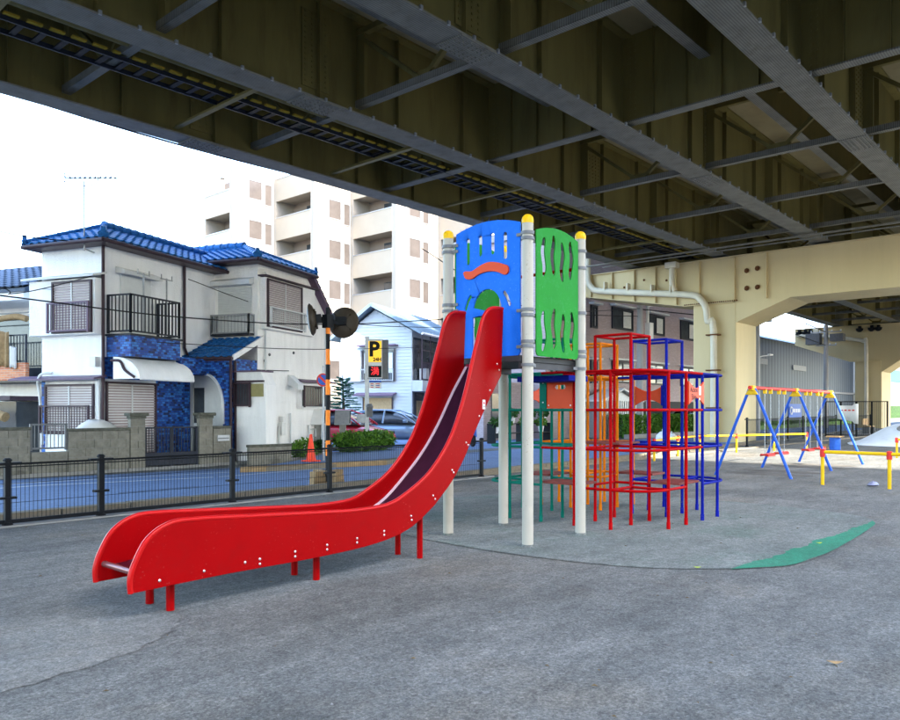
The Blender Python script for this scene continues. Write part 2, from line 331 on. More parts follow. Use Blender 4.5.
def rrect(x0, x1, y0, y1, r, n=5):
    out = []
    for cx, cy, a0 in ((x1-r,y0+r,-90),(x1-r,y1-r,0),(x0+r,y1-r,90),(x0+r,y0+r,180)):
        for i in range(n+1): t = R(a0+90*i/n); out.append((cx+r*math.cos(t), cy+r*math.sin(t)))
    return out
def foliage(name, m, parent, fn, n, size, seed=1, aspect=1.6):   # n leaf blades at points fn(rng) gives
    rg = random.Random(seed); b = MB()
    for _ in range(n):
        p = Vector(fn(rg)); s = size*rg.uniform(.6, 1.3)
        d = Vector((rg.gauss(0,1), rg.gauss(0,1), rg.gauss(.3,1))).normalized(); e = d.orthogonal().normalized()
        e.rotate(Matrix.Rotation(rg.uniform(0,6.28), 3, d)); f = d.cross(e); L = s*aspect
        b.add([p-e*L/2, p+f*s*.4+d*s*.08, p+e*L/2, p-f*s*.4+d*s*.08], [(0,1,2,3)])
    me = bpy.data.meshes.new(name); me.from_pydata(b.v, [], b.f); me.materials.append(MT[m])
    o = bpy.data.objects.new(name, me); COL.objects.link(o); o.parent = parent; return o
# ================================================================== ground, street
def sheet(name, poly, z, m):
    b = MB(); b.add([(x, y, z) for x, y in poly], [tuple(range(len(poly)))]); return b.build(name, m)
struct(sheet('ground', [(-900,-900),(1500,-900),(1500,1500),(-900,1500)], 0, 'ground'))
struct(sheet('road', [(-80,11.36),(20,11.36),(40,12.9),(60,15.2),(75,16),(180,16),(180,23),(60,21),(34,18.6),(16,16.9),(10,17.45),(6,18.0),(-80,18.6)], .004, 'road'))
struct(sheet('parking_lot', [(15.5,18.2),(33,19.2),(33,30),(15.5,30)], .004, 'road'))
def strip(name, pts, w, z, m='line'):
    b = MB()
    for i in range(len(pts)-1): 
        p, q = Vector((*pts[i], z)), Vector((*pts[i+1], z)); d = (q-p).normalized(); n = Vector((-d.y, d.x, 0))*w/2
        b.add([p-n, q-n, q+n, p+n], [(0,1,2,3)])
    return struct(b.build(name, m))
strip('edge_line', [(-20,11.55),(20,11.55),(40,13.1)], .12, .008)
strip('edge_line', [(-20,16.6),(6,16.15),(9.3,15.25)], .12, .008)
strip('edge_line', [(-20,17.3),(6,16.9),(10.3,16.2)], .1, .008)
strip('stop_line', [(9.4,15.2),(13,15.4)], .1, .012)
b = MB()
for x, y, w, l in ((6.4,13.6,.06,1.6),(9.5,13.2,.05,1.1),(3,14.4,.05,1.3)): b.box(x,x+l,y,y+w,.0065,.0085)
struct(b.build('tar_seam', mat('tar', (.03,.045,.075), .6)))
# kerb on the park side: stones with joints
kerb = struct(MB().box(-20,60,11.05,11.1,-.1,.05).build('kerb', 'kerb'))
km = MB().box(-.48,.48,-.1,.1,-.05,.13).mesh('kerb_stone', 'kerb')
x = -1.0
while x < 40:
    dy = 0 if x < 18 else (x-18)*.075
    place('kerb_stone', km, kerb, (x, 11.22+dy, random.uniform(-.006,.006)), (0,0,0 if x < 18 else .075)); x += .985
# traffic island with kerb and worn yellow nosing
isl = struct(MB().prism([(11.0,15.7,-.05),(14.5,15.2,-.05),(17.5,16.2,-.05),(21,17.9,-.05),(20.6,20.2,-.05),(15.6,19.4,-.05),(12.6,17.0,-.05)],(0,0,.17)).build('traffic_island', 'kerb', bevel=.03))
isl2 = struct(MB().prism([(10.4,15.92,.0),(14.5,15.12,.0),(14.52,15.2,.0),(11.0,15.72,.0),(10.5,16.0,0)],(0,0,.135)).build('island_nosing', mat('worn_yellow_kerb',(.3,.2,.1),.85,.25,6,dirt=((.25,.2,.12),.8,5)), bevel=.02))
b = MB(); b.add([(11.3,16.1,.124),(14.4,15.5,.124),(17.4,16.5,.124),(20.5,18.1,.124),(20.3,19.9,.124),(15.7,19.1,.124),(12.8,16.9,.124)],[(0,1,2,3,4,5,6)])
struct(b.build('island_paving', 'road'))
b = MB()
for i in range(60):                                  # far pavement edge blocks along the houses
    u = -8+i*.8; v = (18.25 if u < 10 else 18.25+(u-10)*.12)
    if u > 16: break
    b.box(u, u+.78, v-.0, v+.12, -.05, .07+random.uniform(-.01,.01))
struct(b.build('far_kerb', 'concrete'))
# soft play surface: dusty rubber with its bare green rim
mp = [(7.24,2.75),(7.7,2.45),(8.7,2.37),(10.16,2.42),(11.27,2.51),(11.9,2.81),(12.2,3.45),(12.4,4.4),(12.35,6.5),(12,7.8),(10,8.6),(8,8.4),(6.9,7.4),(6.5,6.3),(6.4,5.3),(6.45,4.3),(6.7,3.4)]
sp = [(p.x, p.y) for p in spline([(x,y,0) for x,y in mp+[mp[0]]], 6)][:-1]
saf = struct(sheet('safety_surface', sp, .007, 'matgrey'))
rg = random.Random(3)
outer = [(7.12,2.80),(7.35,2.66),(7.7,2.445),(8.2,2.40),(8.7,2.365),(9.4,2.385),(10.16,2.415),(10.8,2.46),(11.27,2.505),(11.52,2.6)]
inner = [(11.3+.0,2.585),(10.9,2.60),(10.5,2.63),(10.1,2.60),(9.7,2.66),(9.3,2.69),(8.9,2.66),(8.5,2.72),(8.1,2.70),(7.8,2.75),(7.45,2.79)]
inn = [(p.x+rg.uniform(-.03,.03), p.y+rg.uniform(-.022,.022)) for p in spline([(a,c,0) for a,c in inner], 5)]
out2 = [(p.x, p.y) for p in spline([(a,c,0) for a,c in outer], 4)]
o = sheet('bare_green_rim', out2+inn, .0105, 'matgreen'); o.parent = saf
# buried slab showing at the foot of the slide
o = struct(sheet('worn_slab', [(p.x+rg.uniform(-.04,.04),p.y+rg.uniform(-.03,.03)) for p in spline([(-1.5,4.2,0),(1.2,4.45,0),(2.2,4.62,0),(2.75,5.0,0),(2.85,5.3,0),(2.4,5.6,0),(1.9,5.95,0),(-1.5,6.6,0)],9)], .004, 'slab'))

# ================================================================== viaduct
GV = [18.9, 14.4, 9.9, 5.5, 1.0]; U0, U1 = -45, 120; ZB = 8.7; ZD = 11.2
via = thing('viaduct', 'olive painted steel girder viaduct spanning over the whole playground', 'viaduct', (0,0,0))
sl = MB().box(U0,U1,-2.0,21.3,ZD,ZD+.32).build('deck_slab', 'soffit', via)
MB().box(U0,U1,21.05,21.35,ZD+.32,ZD+1.5).build('parapet', 'concrete', sl); MB().box(U0,U1,-2.05,-1.75,ZD+.32,ZD+1.5).build('parapet', 'concrete', sl)
stm = MB().box(-.01,.01,-.13,0,ZB+.05,ZD-.07).mesh('stiffener', 'web')
splm = MB()
splm.box(-.55,.55,-.34,.34,ZB-.025,ZB-.002)
for i in range(8):
    for j in (-.28,-.18,-.08,.08,.18,.28): splm.lathe([(.02,0),(.02,-.02),(.012,-.028)], (-.48+i*.137, j, ZB-.025), 6)
splm = splm.mesh('splice_plate', 'flange')
wsp = MB().box(-.4,.4,-.03,0,ZB+.35,ZD-.35)
for i in range(4):
    for j in range(14):
        wsp.box(-.33+i*.2, -.29+i*.2, -.05, -.03, ZB+.45+j*.125, ZB+.49+j*.125)
wsp = wsp.mesh('web_splice', 'web')
clipm = MB().box(-.03,.03,-.03,.02,-.02,.06).mesh('edge_clip', 'steel')
for gi, v in enumerate(GV):
    g = MB().box(U0,U1,v-.012,v+.012,ZB+.04,ZD-.001).build('girder_web', 'web', via)
    MB().box(U0,U1,v-.34,v+.34,ZB,ZB+.04).build('bottom_flange', 'flange', g)
    MB().box(U0,U1,v-.25,v+.25,ZD-.06,ZD-.003).build('top_flange', 'web', g)
    u = 1.1
    while u < 36 and v > 0:
        place('stiffener', stm, g, (u, v-.012, 0)); u += 2.6
    if v > 0:
        for us in (11.2+gi*.25, 24.6-gi*.6): place('splice_plate', splm, g, (us, v, 0)); place('web_splice', wsp, g, (us, v-.013, 0))
        if 1 <= gi <= 3:
            for k in range(44): place('edge_clip', clipm, g, (2.5+k*.75, v-.345, ZB+.02))
# stringers in mid-bay
for i in range(4):
    v = (GV[i]+GV[i+1])/2
    s_ = MB().box(-30,U1,v-.01,v+.01,10.05,ZD-.001).build('stringer', 'web', via)
    MB().box(-30,U1,v-.14,v+.14,10.02,10.05).build('bottom_flange', 'flange', s_)
# cross frames: every 5.2 m a K frame, at mid span a full plate cross girder
for k in range(-4, 12):
    u = 18+5.2*k
    if u < -8: continue
    for i in range(4):
        va, vb = GV[i+1]+.013, GV[i]-.013; vm = (va+vb)/2
        if k == 0 or u in (36.2,):
            c = MB().box(u-.01,u+.01,va,vb,ZB+.24,ZD-.004).build('cross_girder', 'web', via)
            MB().box(u-.16,u+.16,va+.02,vb-.02,ZB+.2,ZB+.24).build('flange', 'flange', c)
            for q in (.2,.4,.6,.8): MB().box(u-.12,u-.011,va+(vb-va)*q-.008,va+(vb-va)*q+.008,ZB+.25,ZD-.01).build('stiffener', 'web', c)
            b = MB()
            for q in range(13): b.box(u-.03,u-.0105,vb-.35,vb-.31,ZB+.4+q*.15,ZB+.44+q*.15); b.box(u-.03,u-.0105,vb-.22,vb-.18,ZB+.4+q*.15,ZB+.44+q*.15)
            b.build('rivet_rows', 'web', c)
        else:
            c = MB().bar((u,va,ZB+.3),(u,vb,ZB+.3),.2,.02).bar((u-.09,va,ZB+.38),(u-.09,vb,ZB+.38),.02,.16).build('cross_frame', 'flange', via)
            MB().bar((u,va,ZD-.35),(u,vb,ZD-.35),.16,.14).build('top_strut', 'web', c)
            MB().bar((u,va+.1,ZD-.45),(u,vm,ZB+.36),.12,.1).build('diagonal', 'web', c)
            MB().bar((u,vb-.1,ZD-.45),(u,vm,ZB+.36),.12,.1).build('diagonal', 'web', c)
            MB().box(u-.02,u+.02,vm-.35,vm+.35,ZB+.3,ZB+.62).build('gusset', 'web', c)
            MB().box(u-.05,u+.05,va,va+.28,ZB+.3,ZD-.3).build('end_plate', 'web', c); MB().box(u-.05,u+.05,vb-.28,vb,ZB+.3,ZD-.3).build('end_plate', 'web', c)
# lateral bracing near the lower flanges of the outer bays
for i in (0,):
    for k in range(-3, 4):
        u = 18+5.2*k; va, vb = GV[i+1]+.3, GV[i]-.3
        if k == -1 and i: continue
        p, q = ((u+.3,va,ZB+.17),(u+2.5,vb,ZB+.17)) if i != 0 else ((u+2.6,va,ZB+.12),(u+2.62,vb,ZB+.12))
        MB().bar(p, q, .14, .015).bar((p[0],p[1],p[2]+.05),(q[0],q[1],q[2]+.05),.015,.09).build('lateral_brace', 'flange' if i else 'web', via)
# thin conduit across under the girders by the pier
MB().bar((33.0,21,ZB-.1),(33.0,4,ZB-.1),.16,.05).bar((33.4,19.5,ZB-.16),(33.4,4,ZB-.16),.05,.05).build('conduit_tray', 'flange', via)
# inspection walkway slung between the first two girders
wk = MB().bar((-30,16.0,ZB+.25),(36,16.0,ZB+.25),.04,.1).bar((-30,16.6,ZB+.25),(36,16.6,ZB+.25),.04,.1).build('walkway_rail', 'railblack', via)
rm = MB().box(-.06,.06,16.02,16.58,ZB+.22,ZB+.26).mesh('walkway_rung', 'black')
ym = MB().box(-.14,.14,15.88,15.97,ZB+.29,ZB+.33).mesh('yellow_clip', mat('yellow_tape', (.42,.3,.04), .6))
for k in range(86):
    u = 1+k*.42; place('walkway_rung', rm, wk, (u,0,0))
    if u > 3: place('yellow_clip', ym, wk, (u+.2,0,0))
MB().tube([(-30,15.55,ZB+.5),(36,15.55,ZB+.5)], .17, 10).build('duct', 'web', via, smooth=40)
MB().tube([(-30,16.75,ZB+.3),(36,16.75,ZB+.3)], .03, 6).build('handrail', 'flange', via)

# ------------------------------------------------------------------ piers
def pier(u0, depth, col, tip_v, zt, ztip, zcap, sof, south_col, label, stiff):
    c0, c1 = col; hv = depth
    t = thing('viaduct_pier', label, 'bridge pier', (u0, 0, 0), 0, 'viaduct piers')
    MB().box(0,hv,c0,c1,-.3,zcap-.012).build('column', 'pier', t, bevel=.06)
    # beam: cantilever tip, shoulder over column, haunch, soffit, then mirrored
    s0, s1 = south_col
    prof = [(tip_v,zt),(tip_v,ztip),(c1+.35,zcap),(c1+.02,zcap),(c1,zcap-.01),(c0,zcap-.95),(c0-2.4,sof),(s1+2.4,sof),(s1,zcap-.95),(s0,zcap-.01),(s0-.3,zcap),(-2.4,ztip),(-2.4,zt)]
    MB().prism([(.02,y,z) for y,z in prof],(hv-.04,0,0)).build('cross_beam', 'pier', t)
    MB().box(.004,hv-.004,s0,s1,-.3,zcap-.96).build('column', 'pier', t)
    MB().box(-.14,hv+.14,-2.3,tip_v-.05,zt+.001,zt+.035).build('top_flange', 'pier', t)
    lf = MB().prism([(-.14,tip_v-.1,ztip-.035),(-.14,c1+.35,zcap-.035),(-.14,c0+.1,zcap-.035),(-.14,c0+.1,zcap-.0),(-.14,c1+.35,zcap),(-.14,tip_v-.1,ztip)],(.155,0,0)).build('lower_flange', 'pier', t)
    for v in stiff:
        zz = zcap if v < c1+.35 else zcap+(ztip-zcap)*(v-c1-.35)/(tip_v-c1-.35)
        MB().box(-.12,.019,v-.012,v+.012,zz+.002,zt).build('stiffener', 'pier', t)
    for g in GV[:5]:
        if g < tip_v: MB().box(.4,hv-.4,g-.3,g+.3,zt+.036,ZB-.001).build('bearing', 'black', t)
    return t
p1 = pier(35.2, 2.6, (13.58,15.64), 22.0, 8.56, 7.55, 6.5, 6.47, (-.6,1.4), 'cream painted steel viaduct pier with downpipe behind the blue climbing frame', [21.2,19.95,18.7,17.55,16.45,15.3,13.62,12.18])
pts = [(-.3,21.25,9.4),(-.3,21.25,8.31),(-.3,21.0,7.86),(-.3,20.53,7.66),(-.3,18.26,7.33),(-.3,15.66,6.97),(-.3,15.17,6.73),(-.3,14.88,6.28),(-.3,14.78,5.62),(-.25,14.54,5.23),(-.25,14.54,.1)]
MB().tube(spline(pts,5), .155, 12).build('downpipe', 'pipe', p1, smooth=50)
MB().tube(spline([(-.3,16.57,8.5),(-.3,16.57,7.6),(-.3,16.42,7.22)],4), .13, 10).build('pipe_branch', 'pipe', p1, smooth=50)
MB().box(-.5,-.05,16.3,16.85,8.35,8.62).build('drain_box', 'pipe', p1)
bm_ = MB().box(-.3,.05,-.3,.3,-.03,.03).mesh('pipe_bracket', 'rust')
for z in (5.0,3.35,1.6): place('pipe_bracket', bm_, p1, (-.15,14.54,z))
for v in (20.2,18.9,17.6,16.6): MB().box(-.47,-.13,v-.03,v+.03,7.0+.16*(v-16),7.4+.16*(v-16)).build('pipe_bracket', 'pipe', p1)
rb = MB().lathe([(.09,0),(.12,.05),(.05,.1)], n=8).mesh('rusty_bolt', 'rust')
for v, z in ((13.08,7.85),(12.6,7.9),(13.08,7.05),(12.6,7.05),(19.3,7.75),(17.0,7.85),(18.2,8.0)): place('rusty_bolt', rb, p1, (.02,v,z), (0,R(-90),0), (1,1,1) if v < 14 else (.5,.5,.6))
nb = MB()
for i in range(26): nb.box(-.16,-.1,16.0-i*.1-.02,16.0-i*.1+.02,6.5,6.56)
nb.build('bolt_row', 'rust', p1)
p2 = pier(70.9, 3.2, (15.3,17.33), 22.15, 8.57, 7.2, 5.6, 6.3, (-.6,1.6), 'second cream viaduct pier standing further back behind the white mound', [])
MB().tube(spline([(-.3,21.9,8.0),(-.3,19.9,7.86),(-.3,17.2,7.4),(-.3,16.6,7.2),(-.3,16.38,6.8),(-.3,16.38,.1)],5), .15, 10).build('downpipe', 'pipe', p2, smooth=50)
MB().box(-.4,0,20.1,20.5,7.9,8.57).build('drain_box', 'pipe', p2)
for v in (21.7,21.2,20.8,16.9,16.0,15.5): MB().lathe([(.1,0),(.26,.12),(.3,.3)], (-.25,v,8.0), 8).box(-.3,0,v-.1,v+.1,8.3,8.5).build('cable_gland', 'black', p2)

# ================================================================== slide tower
tw = thing('slide_tower', 'playground tower with blue and green boards on four cream posts', 'play tower', (7.41,5.528,0))
TX, TY = 7.41, 5.528
PU_ = (6.87,7.95); PV_ = (4.945,6.11)
for x in PU_:
    for y in PV_:
        p = MB().lathe([(.062,-.1),(.062,3.55)], (x-TX,y-TY,0), 20).build('post', 'cream_post', tw, smooth=40)
        MB().lathe([(.065,3.545),(.066,3.58),(.058,3.615),(.035,3.638),(.01,3.645)], (x-TX,y-TY,0), 20).build('cap', 'yellow', p, smooth=50)
        MB().lathe([(.085,.0),(.07,.012),(.063,.03)], (x-TX,y-TY,0), 16).build('foot_ring', 'matgrey', p, smooth=40)
def L(pts, oy): return [(p[0]-oy, p[1]) for p in pts]
# blue board (faces the slide) at x=6.87 ; board plane (y, z)
def slotp(c, z0, z1, r=.028, n=6):
    return [(c+r*math.cos(R(180*i/n)), z1-r+r*math.sin(R(180*i/n))) for i in range(n+1)] + [(c+r*math.cos(R(180+180*i/n)), z0+r+r*math.sin(R(180+180*i/n))) for i in range(n+1)]
def wavy(c, z0, z1, w=.04, amp=.016, n=14, ph=0):
    a = [(c+w*(.35+.65*math.sin(math.pi*min(1,max(0,i/n)))**.35)+amp*math.sin(ph+i/n*7.5), z0+(z1-z0)*i/n) for i in range(n+1)]
    d = [(c-w*(.35+.65*math.sin(math.pi*min(1,max(0,i/n)))**.35)+amp*math.sin(ph+i/n*7.5), z0+(z1-z0)*i/n) for i in range(n, -1, -1)]
    return a+d
def arched(y0, y1, z0, ze, zm, r=.05, n=12):
    out = [(y0+r,z0),(y1-r,z0),(y1-r*.3,z0+r*.3),(y1,z0+r)]
    out += [(y1+(y0-y1)*i/n, ze+(zm-ze)*(1-(2*i/n-1)**2)) for i in range(n+1)]
    out += [(y0,z0+r),(y0+r*.3,z0+r*.3)]
    return out
by0, by1 = 5.06, 6.0
arch = [(5.315,2.14),(5.315,2.56)] + [(5.53+.215*math.cos(R(a)), 2.62+.27*math.sin(R(a))) for a in range(0,181,15)] + [(5.745,2.56),(5.745,2.14)]
arch = [(5.315,2.1602),(5.315,2.58)] + arch[3:-2] + [(5.745,2.58),(5.745,2.1602)]
def slant(y0,z0,y1,z1,w=.022):
    d = Vector((y1-y0,z1-z0)).normalized(); n = Vector((-d.y,d.x))*w; m = Vector(((y0+y1)/2,(z0+z1)/2)) + Vector((0,.02))
    a, c = Vector((y0,z0)), Vector((y1,z1))
    return [tuple(a-n),tuple(a-d*w*.8),tuple(a+n),tuple(m+n),tuple(c+n),tuple(c+d*w*.8),tuple(c-n),tuple(m-n)]
holes = [slotp(5.815,3.2,3.51), slotp(5.63,3.275,3.52), slotp(5.45,3.275,3.52), slotp(5.27,3.2,3.505), arch, slant(5.855,2.68,5.775,2.83), slant(5.205,2.68,5.285,2.83)]
bp = MB().plate(arched(by0,by1,2.1,3.585,3.665), holes, (6.885-TX,-TY,0), (0,1,0), (0,0,1), .022).build('blue_board', 'bluepanel', tw, bevel=.004)
mou = [(5.861,3.084),(5.83,3.036),(5.738,3.026),(5.633,3.069),(5.5,3.085),(5.37,3.065),(5.27,3.022),(5.225,3.03),(5.205,3.07),(5.22,3.115),(5.27,3.139),(5.37,3.174),(5.5,3.191),(5.633,3.16),(5.738,3.117),(5.835,3.125),(5.87,3.11)]
ms = [(p.x,p.y) for p in spline([(x,y,0) for x,y in mou+[mou[0]]],3)][:-1]
MB().plate(ms, [], (6.8845-TX,-TY,0), (0,1,0), (0,0,1), -.022).build('red_moustache_relief', 'orangepanel', bp, bevel=.005)
# green board (faces right), plane (x, z) at y=4.945
gw = [wavy(a, z0, z1, ph=k*1.3) for k,(a,z0,z1) in enumerate([(7.143,3.0,3.44),(7.331,3.04,3.485),(7.52,2.985,3.437),(7.705,3.03,3.476),(7.143,2.16,2.61),(7.343,2.2,2.655),(7.532,2.165,2.61),(7.727,2.2,2.65)])]
MB().plate(arched(7.0,7.86,2.1,3.5,3.575), gw, (-TX,4.935-TY,0), (1,0,0), (0,0,1), .014).build('green_board', 'greenpanel', tw, bevel=.004)
# green board at the back with an arched doorway, red rail guard on the far side
arch2 = [(5.3,2.12),(5.3,2.75)] + [(5.55+.25*math.cos(R(a)), 2.8+.26*math.sin(R(a))) for a in range(0,181,15)] + [(5.8,2.75),(5.8,2.12)]
arch2 = [(y-.12,z) for y,z in arch2]
MB().plate(arched(7.0,7.86,2.1,3.5,3.575), gw, (-TX,6.12-TY,0), (1,0,0), (0,0,1), .014).build('green_board', 'greenpanel', tw)
gr = MB().tube([(7.95-TX,4.98-TY,3.2),(7.95-TX,6.08-TY,3.2)], .02).build('guard_rail', 'gymred', tw)
bmm = MB().tube([(0,0,2.1),(0,0,3.2)], .014).mesh('guard_bar', 'gymred')
for yy in (5.12,5.24,5.86,5.98): place('guard_bar', bmm, gr, (7.95-TX, yy-TY, 0))
# deck
MB().box(6.8-TX,8.02-TX,4.99-TY,6.06-TY,2.03,2.1).build('platform', 'deckblk', tw, bevel=.008)
MB().box(6.83-TX,7.99-TX,5.0-TY,5.04-TY,1.96,2.03).box(6.83-TX,7.99-TX,6.01-TY,6.05-TY,1.96,2.03).build('platform_beam', 'deckblk', tw)
lk = MB().box(8.03-TX,8.47-TX,5.16-TY,5.95-TY,1.86,1.93).build('bridge_plate', 'gymblue', tw, bevel=.006)
# clamps
clm = MB().lathe([(.064,-.017),(.074,-.017),(.074,.017),(.064,.017)], n=20).mesh('clamp', 'clamp', 40)
ear = MB().box(.06,.15,-.006,.006,-.017,.017).lathe([(.01,0),(.01,.016)], (.12,0,.0), 6).mesh('clamp_ear', 'clamp')
def clamp(x, y, z, ang):
    c = place('clamp', clm, tw, (x-TX,y-TY,z)); place('clamp_ear', ear, c, (0,0,0), (0,0,R(ang)))
for z in (3.44,3.38,2.6,2.54,2.2): 
    clamp(6.87,4.945,z, 90 if z in (3.44,2.6,2.2) else 0)
clamp(6.87,4.945,1.995,0); clamp(6.87,4.945,2.25,0)
for z in (3.4,3.2,2.66,2.2,2.14): clamp(7.95,4.945,z,180)
for z in (3.45,3.38,2.75,2.68): clamp(6.87,6.11,z,-90)
for x, y in ((7.95,4.945),(6.87,6.11),(7.95,6.11)): clamp(x,y,1.995,180 if x > 7 else 0)
# ------------------------------------------------------------------ the slide
sd_ = thing('slide', 'long curved red slide with high sides running down to the left', 'slide', (4.7,5.52,0))
SX, SY = 4.7, 5.52
topc = [(2.545,.215),(2.541,.322),(2.58,.436),(2.67,.58),(2.818,.667),(3.012,.684),(3.523,.655),(4.265,.61),(4.65,.592),(5.033,.607),(5.286,.694),(5.552,.836),(5.761,1.014),(5.924,1.212),(6.035,1.406),(6.13,1.615),(6.207,1.815),(6.285,2.044),(6.365,2.26),(6.43,2.44),(6.51,2.56),(6.621,2.618),(6.8,2.628)]
botc = [(6.8,1.93),(6.525,1.581),(6.285,1.24),(6.13,.996),(5.942,.774),(5.761,.619),(5.604,.503),(5.288,.344),(4.84,.261),(4.158,.233),(3.302,.232),(2.545,.215)]
ts = [(p.x,p.z) for p in spline([(x,0,z) for x,z in topc],5)]; bs = [(p.x,p.z) for p in spline([(x,0,z) for x,z in botc],5)]
bolt = MB().lathe([(.011,0),(.011,.004),(.005,.009)], n=8).mesh('bolt', 'bolt', 40)
for nm, v0 in (('near',5.225), ('far',5.775)):
    sp_ = MB().prism([(x-SX,v0-SY,z) for x,z in ts+bs[1:-1]], (0,.03,0)).build('side_panel', 'red', sd_, bevel=.004)
    if nm == 'near': NP = sp_
    MB().tube([(x-SX,v0+.015-SY,z) for x,z in ts], .021, 10).build('rolled_rim', 'redrim', sp_, smooth=60)
BOLTS = [(2.75, 0.274), (3.105, 0.287), (3.463, 0.298), (3.6, 0.305), (3.6, 0.265), (3.947, 0.316), (3.947, 0.276), (4.289, 0.327), (4.289, 0.288), (4.635, 0.341), (4.635, 0.304), (4.97, 0.368), (4.97, 0.331), (5.331, 0.471), (5.339, 0.431), (5.645, 0.644), (5.674, 0.606), (5.933, 0.882), (5.956, 0.855), (6.155, 1.158), (6.188, 1.131), (6.556, 1.714), (6.371, 1.436), (6.683, 2.007), (6.719, 1.942)]
# sticker (6.424, 1.592)
for x, z in BOLTS: place('bolt', bolt, NP, (x-SX, 5.2245-SY, z), (R(90),0,0))
MB().box(6.43-SX,6.475-SX,5.222-SY,5.2245-SY,1.51,1.61).build('warning_sticker', 'white', NP)
MB().lathe([(.014,0),(.014,.002)], n=10).build('sticker_symbol', 'swingred', NP).matrix_local = Matrix.Translation((6.4525-SX,5.2225-SY,1.575)) @ Matrix.Rotation(R(90),4,'X')
MB().box(6.437-SX,6.468-SX,5.221-SY,5.2218-SY,1.53,1.54).box(6.437-SX,6.468-SX,5.221-SY,5.2218-SY,1.545,1.55).build('sticker_text', 'clamp', NP)
bed = [(2.66,.33),(3.1,.37),(3.8,.4),(4.5,.41),(5.0,.43),(5.42,.547),(5.797,.814),(6.088,1.079),(6.318,1.359),(6.536,1.678),(6.742,1.94),(6.8,2.02),(6.86,2.095)]
be = [(p.x,p.z) for p in spline([(x,0,z) for x,z in bed],6)]
def ribbon(pts, y0, y1, th):
    n = len(pts); b = MB(); b.add([(x-SX,y,z) for x,z in pts for y in (y0-SY,y1-SY)] + [(x-SX,y,z-th) for x,z in pts for y in (y0-SY,y1-SY)], 
      [(2*i,2*i+1,2*i+3,2*i+2) for i in range(n-1)] + [(2*n+2*i,2*n+2*i+2,2*n+2*i+3,2*n+2*i+1) for i in range(n-1)] + [(2*i,2*i+2,2*n+2*i+2,2*n+2*i) for i in range(n-1)] + [(2*i+1,2*n+2*i+1,2*n+2*i+3,2*i+3) for i in range(n-1)] + [(0,2*n,2*n+1,1),(2*n-2,2*n-1,4*n-1,4*n-2)])
    return b
ribbon(be[:-9], 5.2555, 5.7745, .02).build('chute_bed', 'chute', sd_, smooth=40)
ribbon(be[-10:], 5.2555, 5.7745, .02).build('top_plate', mat('maroon_plate',(.2,.01,.03),.35), sd_, smooth=40)
ribbon([(x,z+.012) for x,z in be[24:-9]], 5.738, 5.7742, .01).build('pale_edge_strip', 'chutestrip', sd_, smooth=40)
MB().tube([(2.6-SX,5.26-SY,.345),(2.6-SX,5.77-SY,.345)], .024, 10).build('exit_roller', mat('brown_tube',(.16,.06,.06),.25,metal=.3), sd_, smooth=60)
for x, zt in ((2.92,.36),(4.3,.36),(5.62,.6)):
    for y in (5.385, 5.7):
        lg = MB().lathe([(.031,-.05),(.031,zt)], (x-SX,y-SY,0), 12).build('leg', 'red', sd_, smooth=40)
        MB().lathe([(.035,.25 if zt < .5 else .42),(.035,.275 if zt < .5 else .445)], (x-SX,y-SY,0), 12).build('leg_collar', 'redrim', lg, smooth=40)

# ================================================================== climbing frame
GU = [8.5,9.02,9.53,10.04,10.54,11.05]; GW = [4.33,4.85,5.38,5.9,6.42,6.96]
gym = thing('climbing_frame', 'square tubular climbing frame in red, blue, orange and teal quarters', 'climbing frame', (9.78,5.65,0))
OX, OY = 9.78, 5.65
def pole(x, y, h, m):
    p = MB().lathe([(.0205,.0),(.0205,h)], (x-OX,y-OY,0), 10).build('pole', m, gym, smooth=40)
    MB().lathe([(.025,-.08),(.025,.09),(.0208,.095)], (x-OX,y-OY,0), 10).build('sleeve', m, p, smooth=40); return p
def rung(x0,y0,x1,y1,z,m,r=.0175): return MB().tube([(x0-OX,y0-OY,z),(x1-OX,y1-OY,z)], r, 8).build('rung', m, gym, smooth=40)
def arc(c, p, q, z, m):                          # rounded outer corner from p to q through corner c
    P, Q, Cn = Vector((*p,z)), Vector((*q,z)), Vector((*c,z)); pts = []
    for i in range(13): 
        t = i/12; pts.append((P*(1-t)**2 + (Cn*1.0)*2*t*(1-t) + Q*t*t)); 
    return MB().tube([(a.x-OX,a.y-OY,a.z) for a in pts], .0175, 8).build('curved_rung', m, gym, smooth=40)
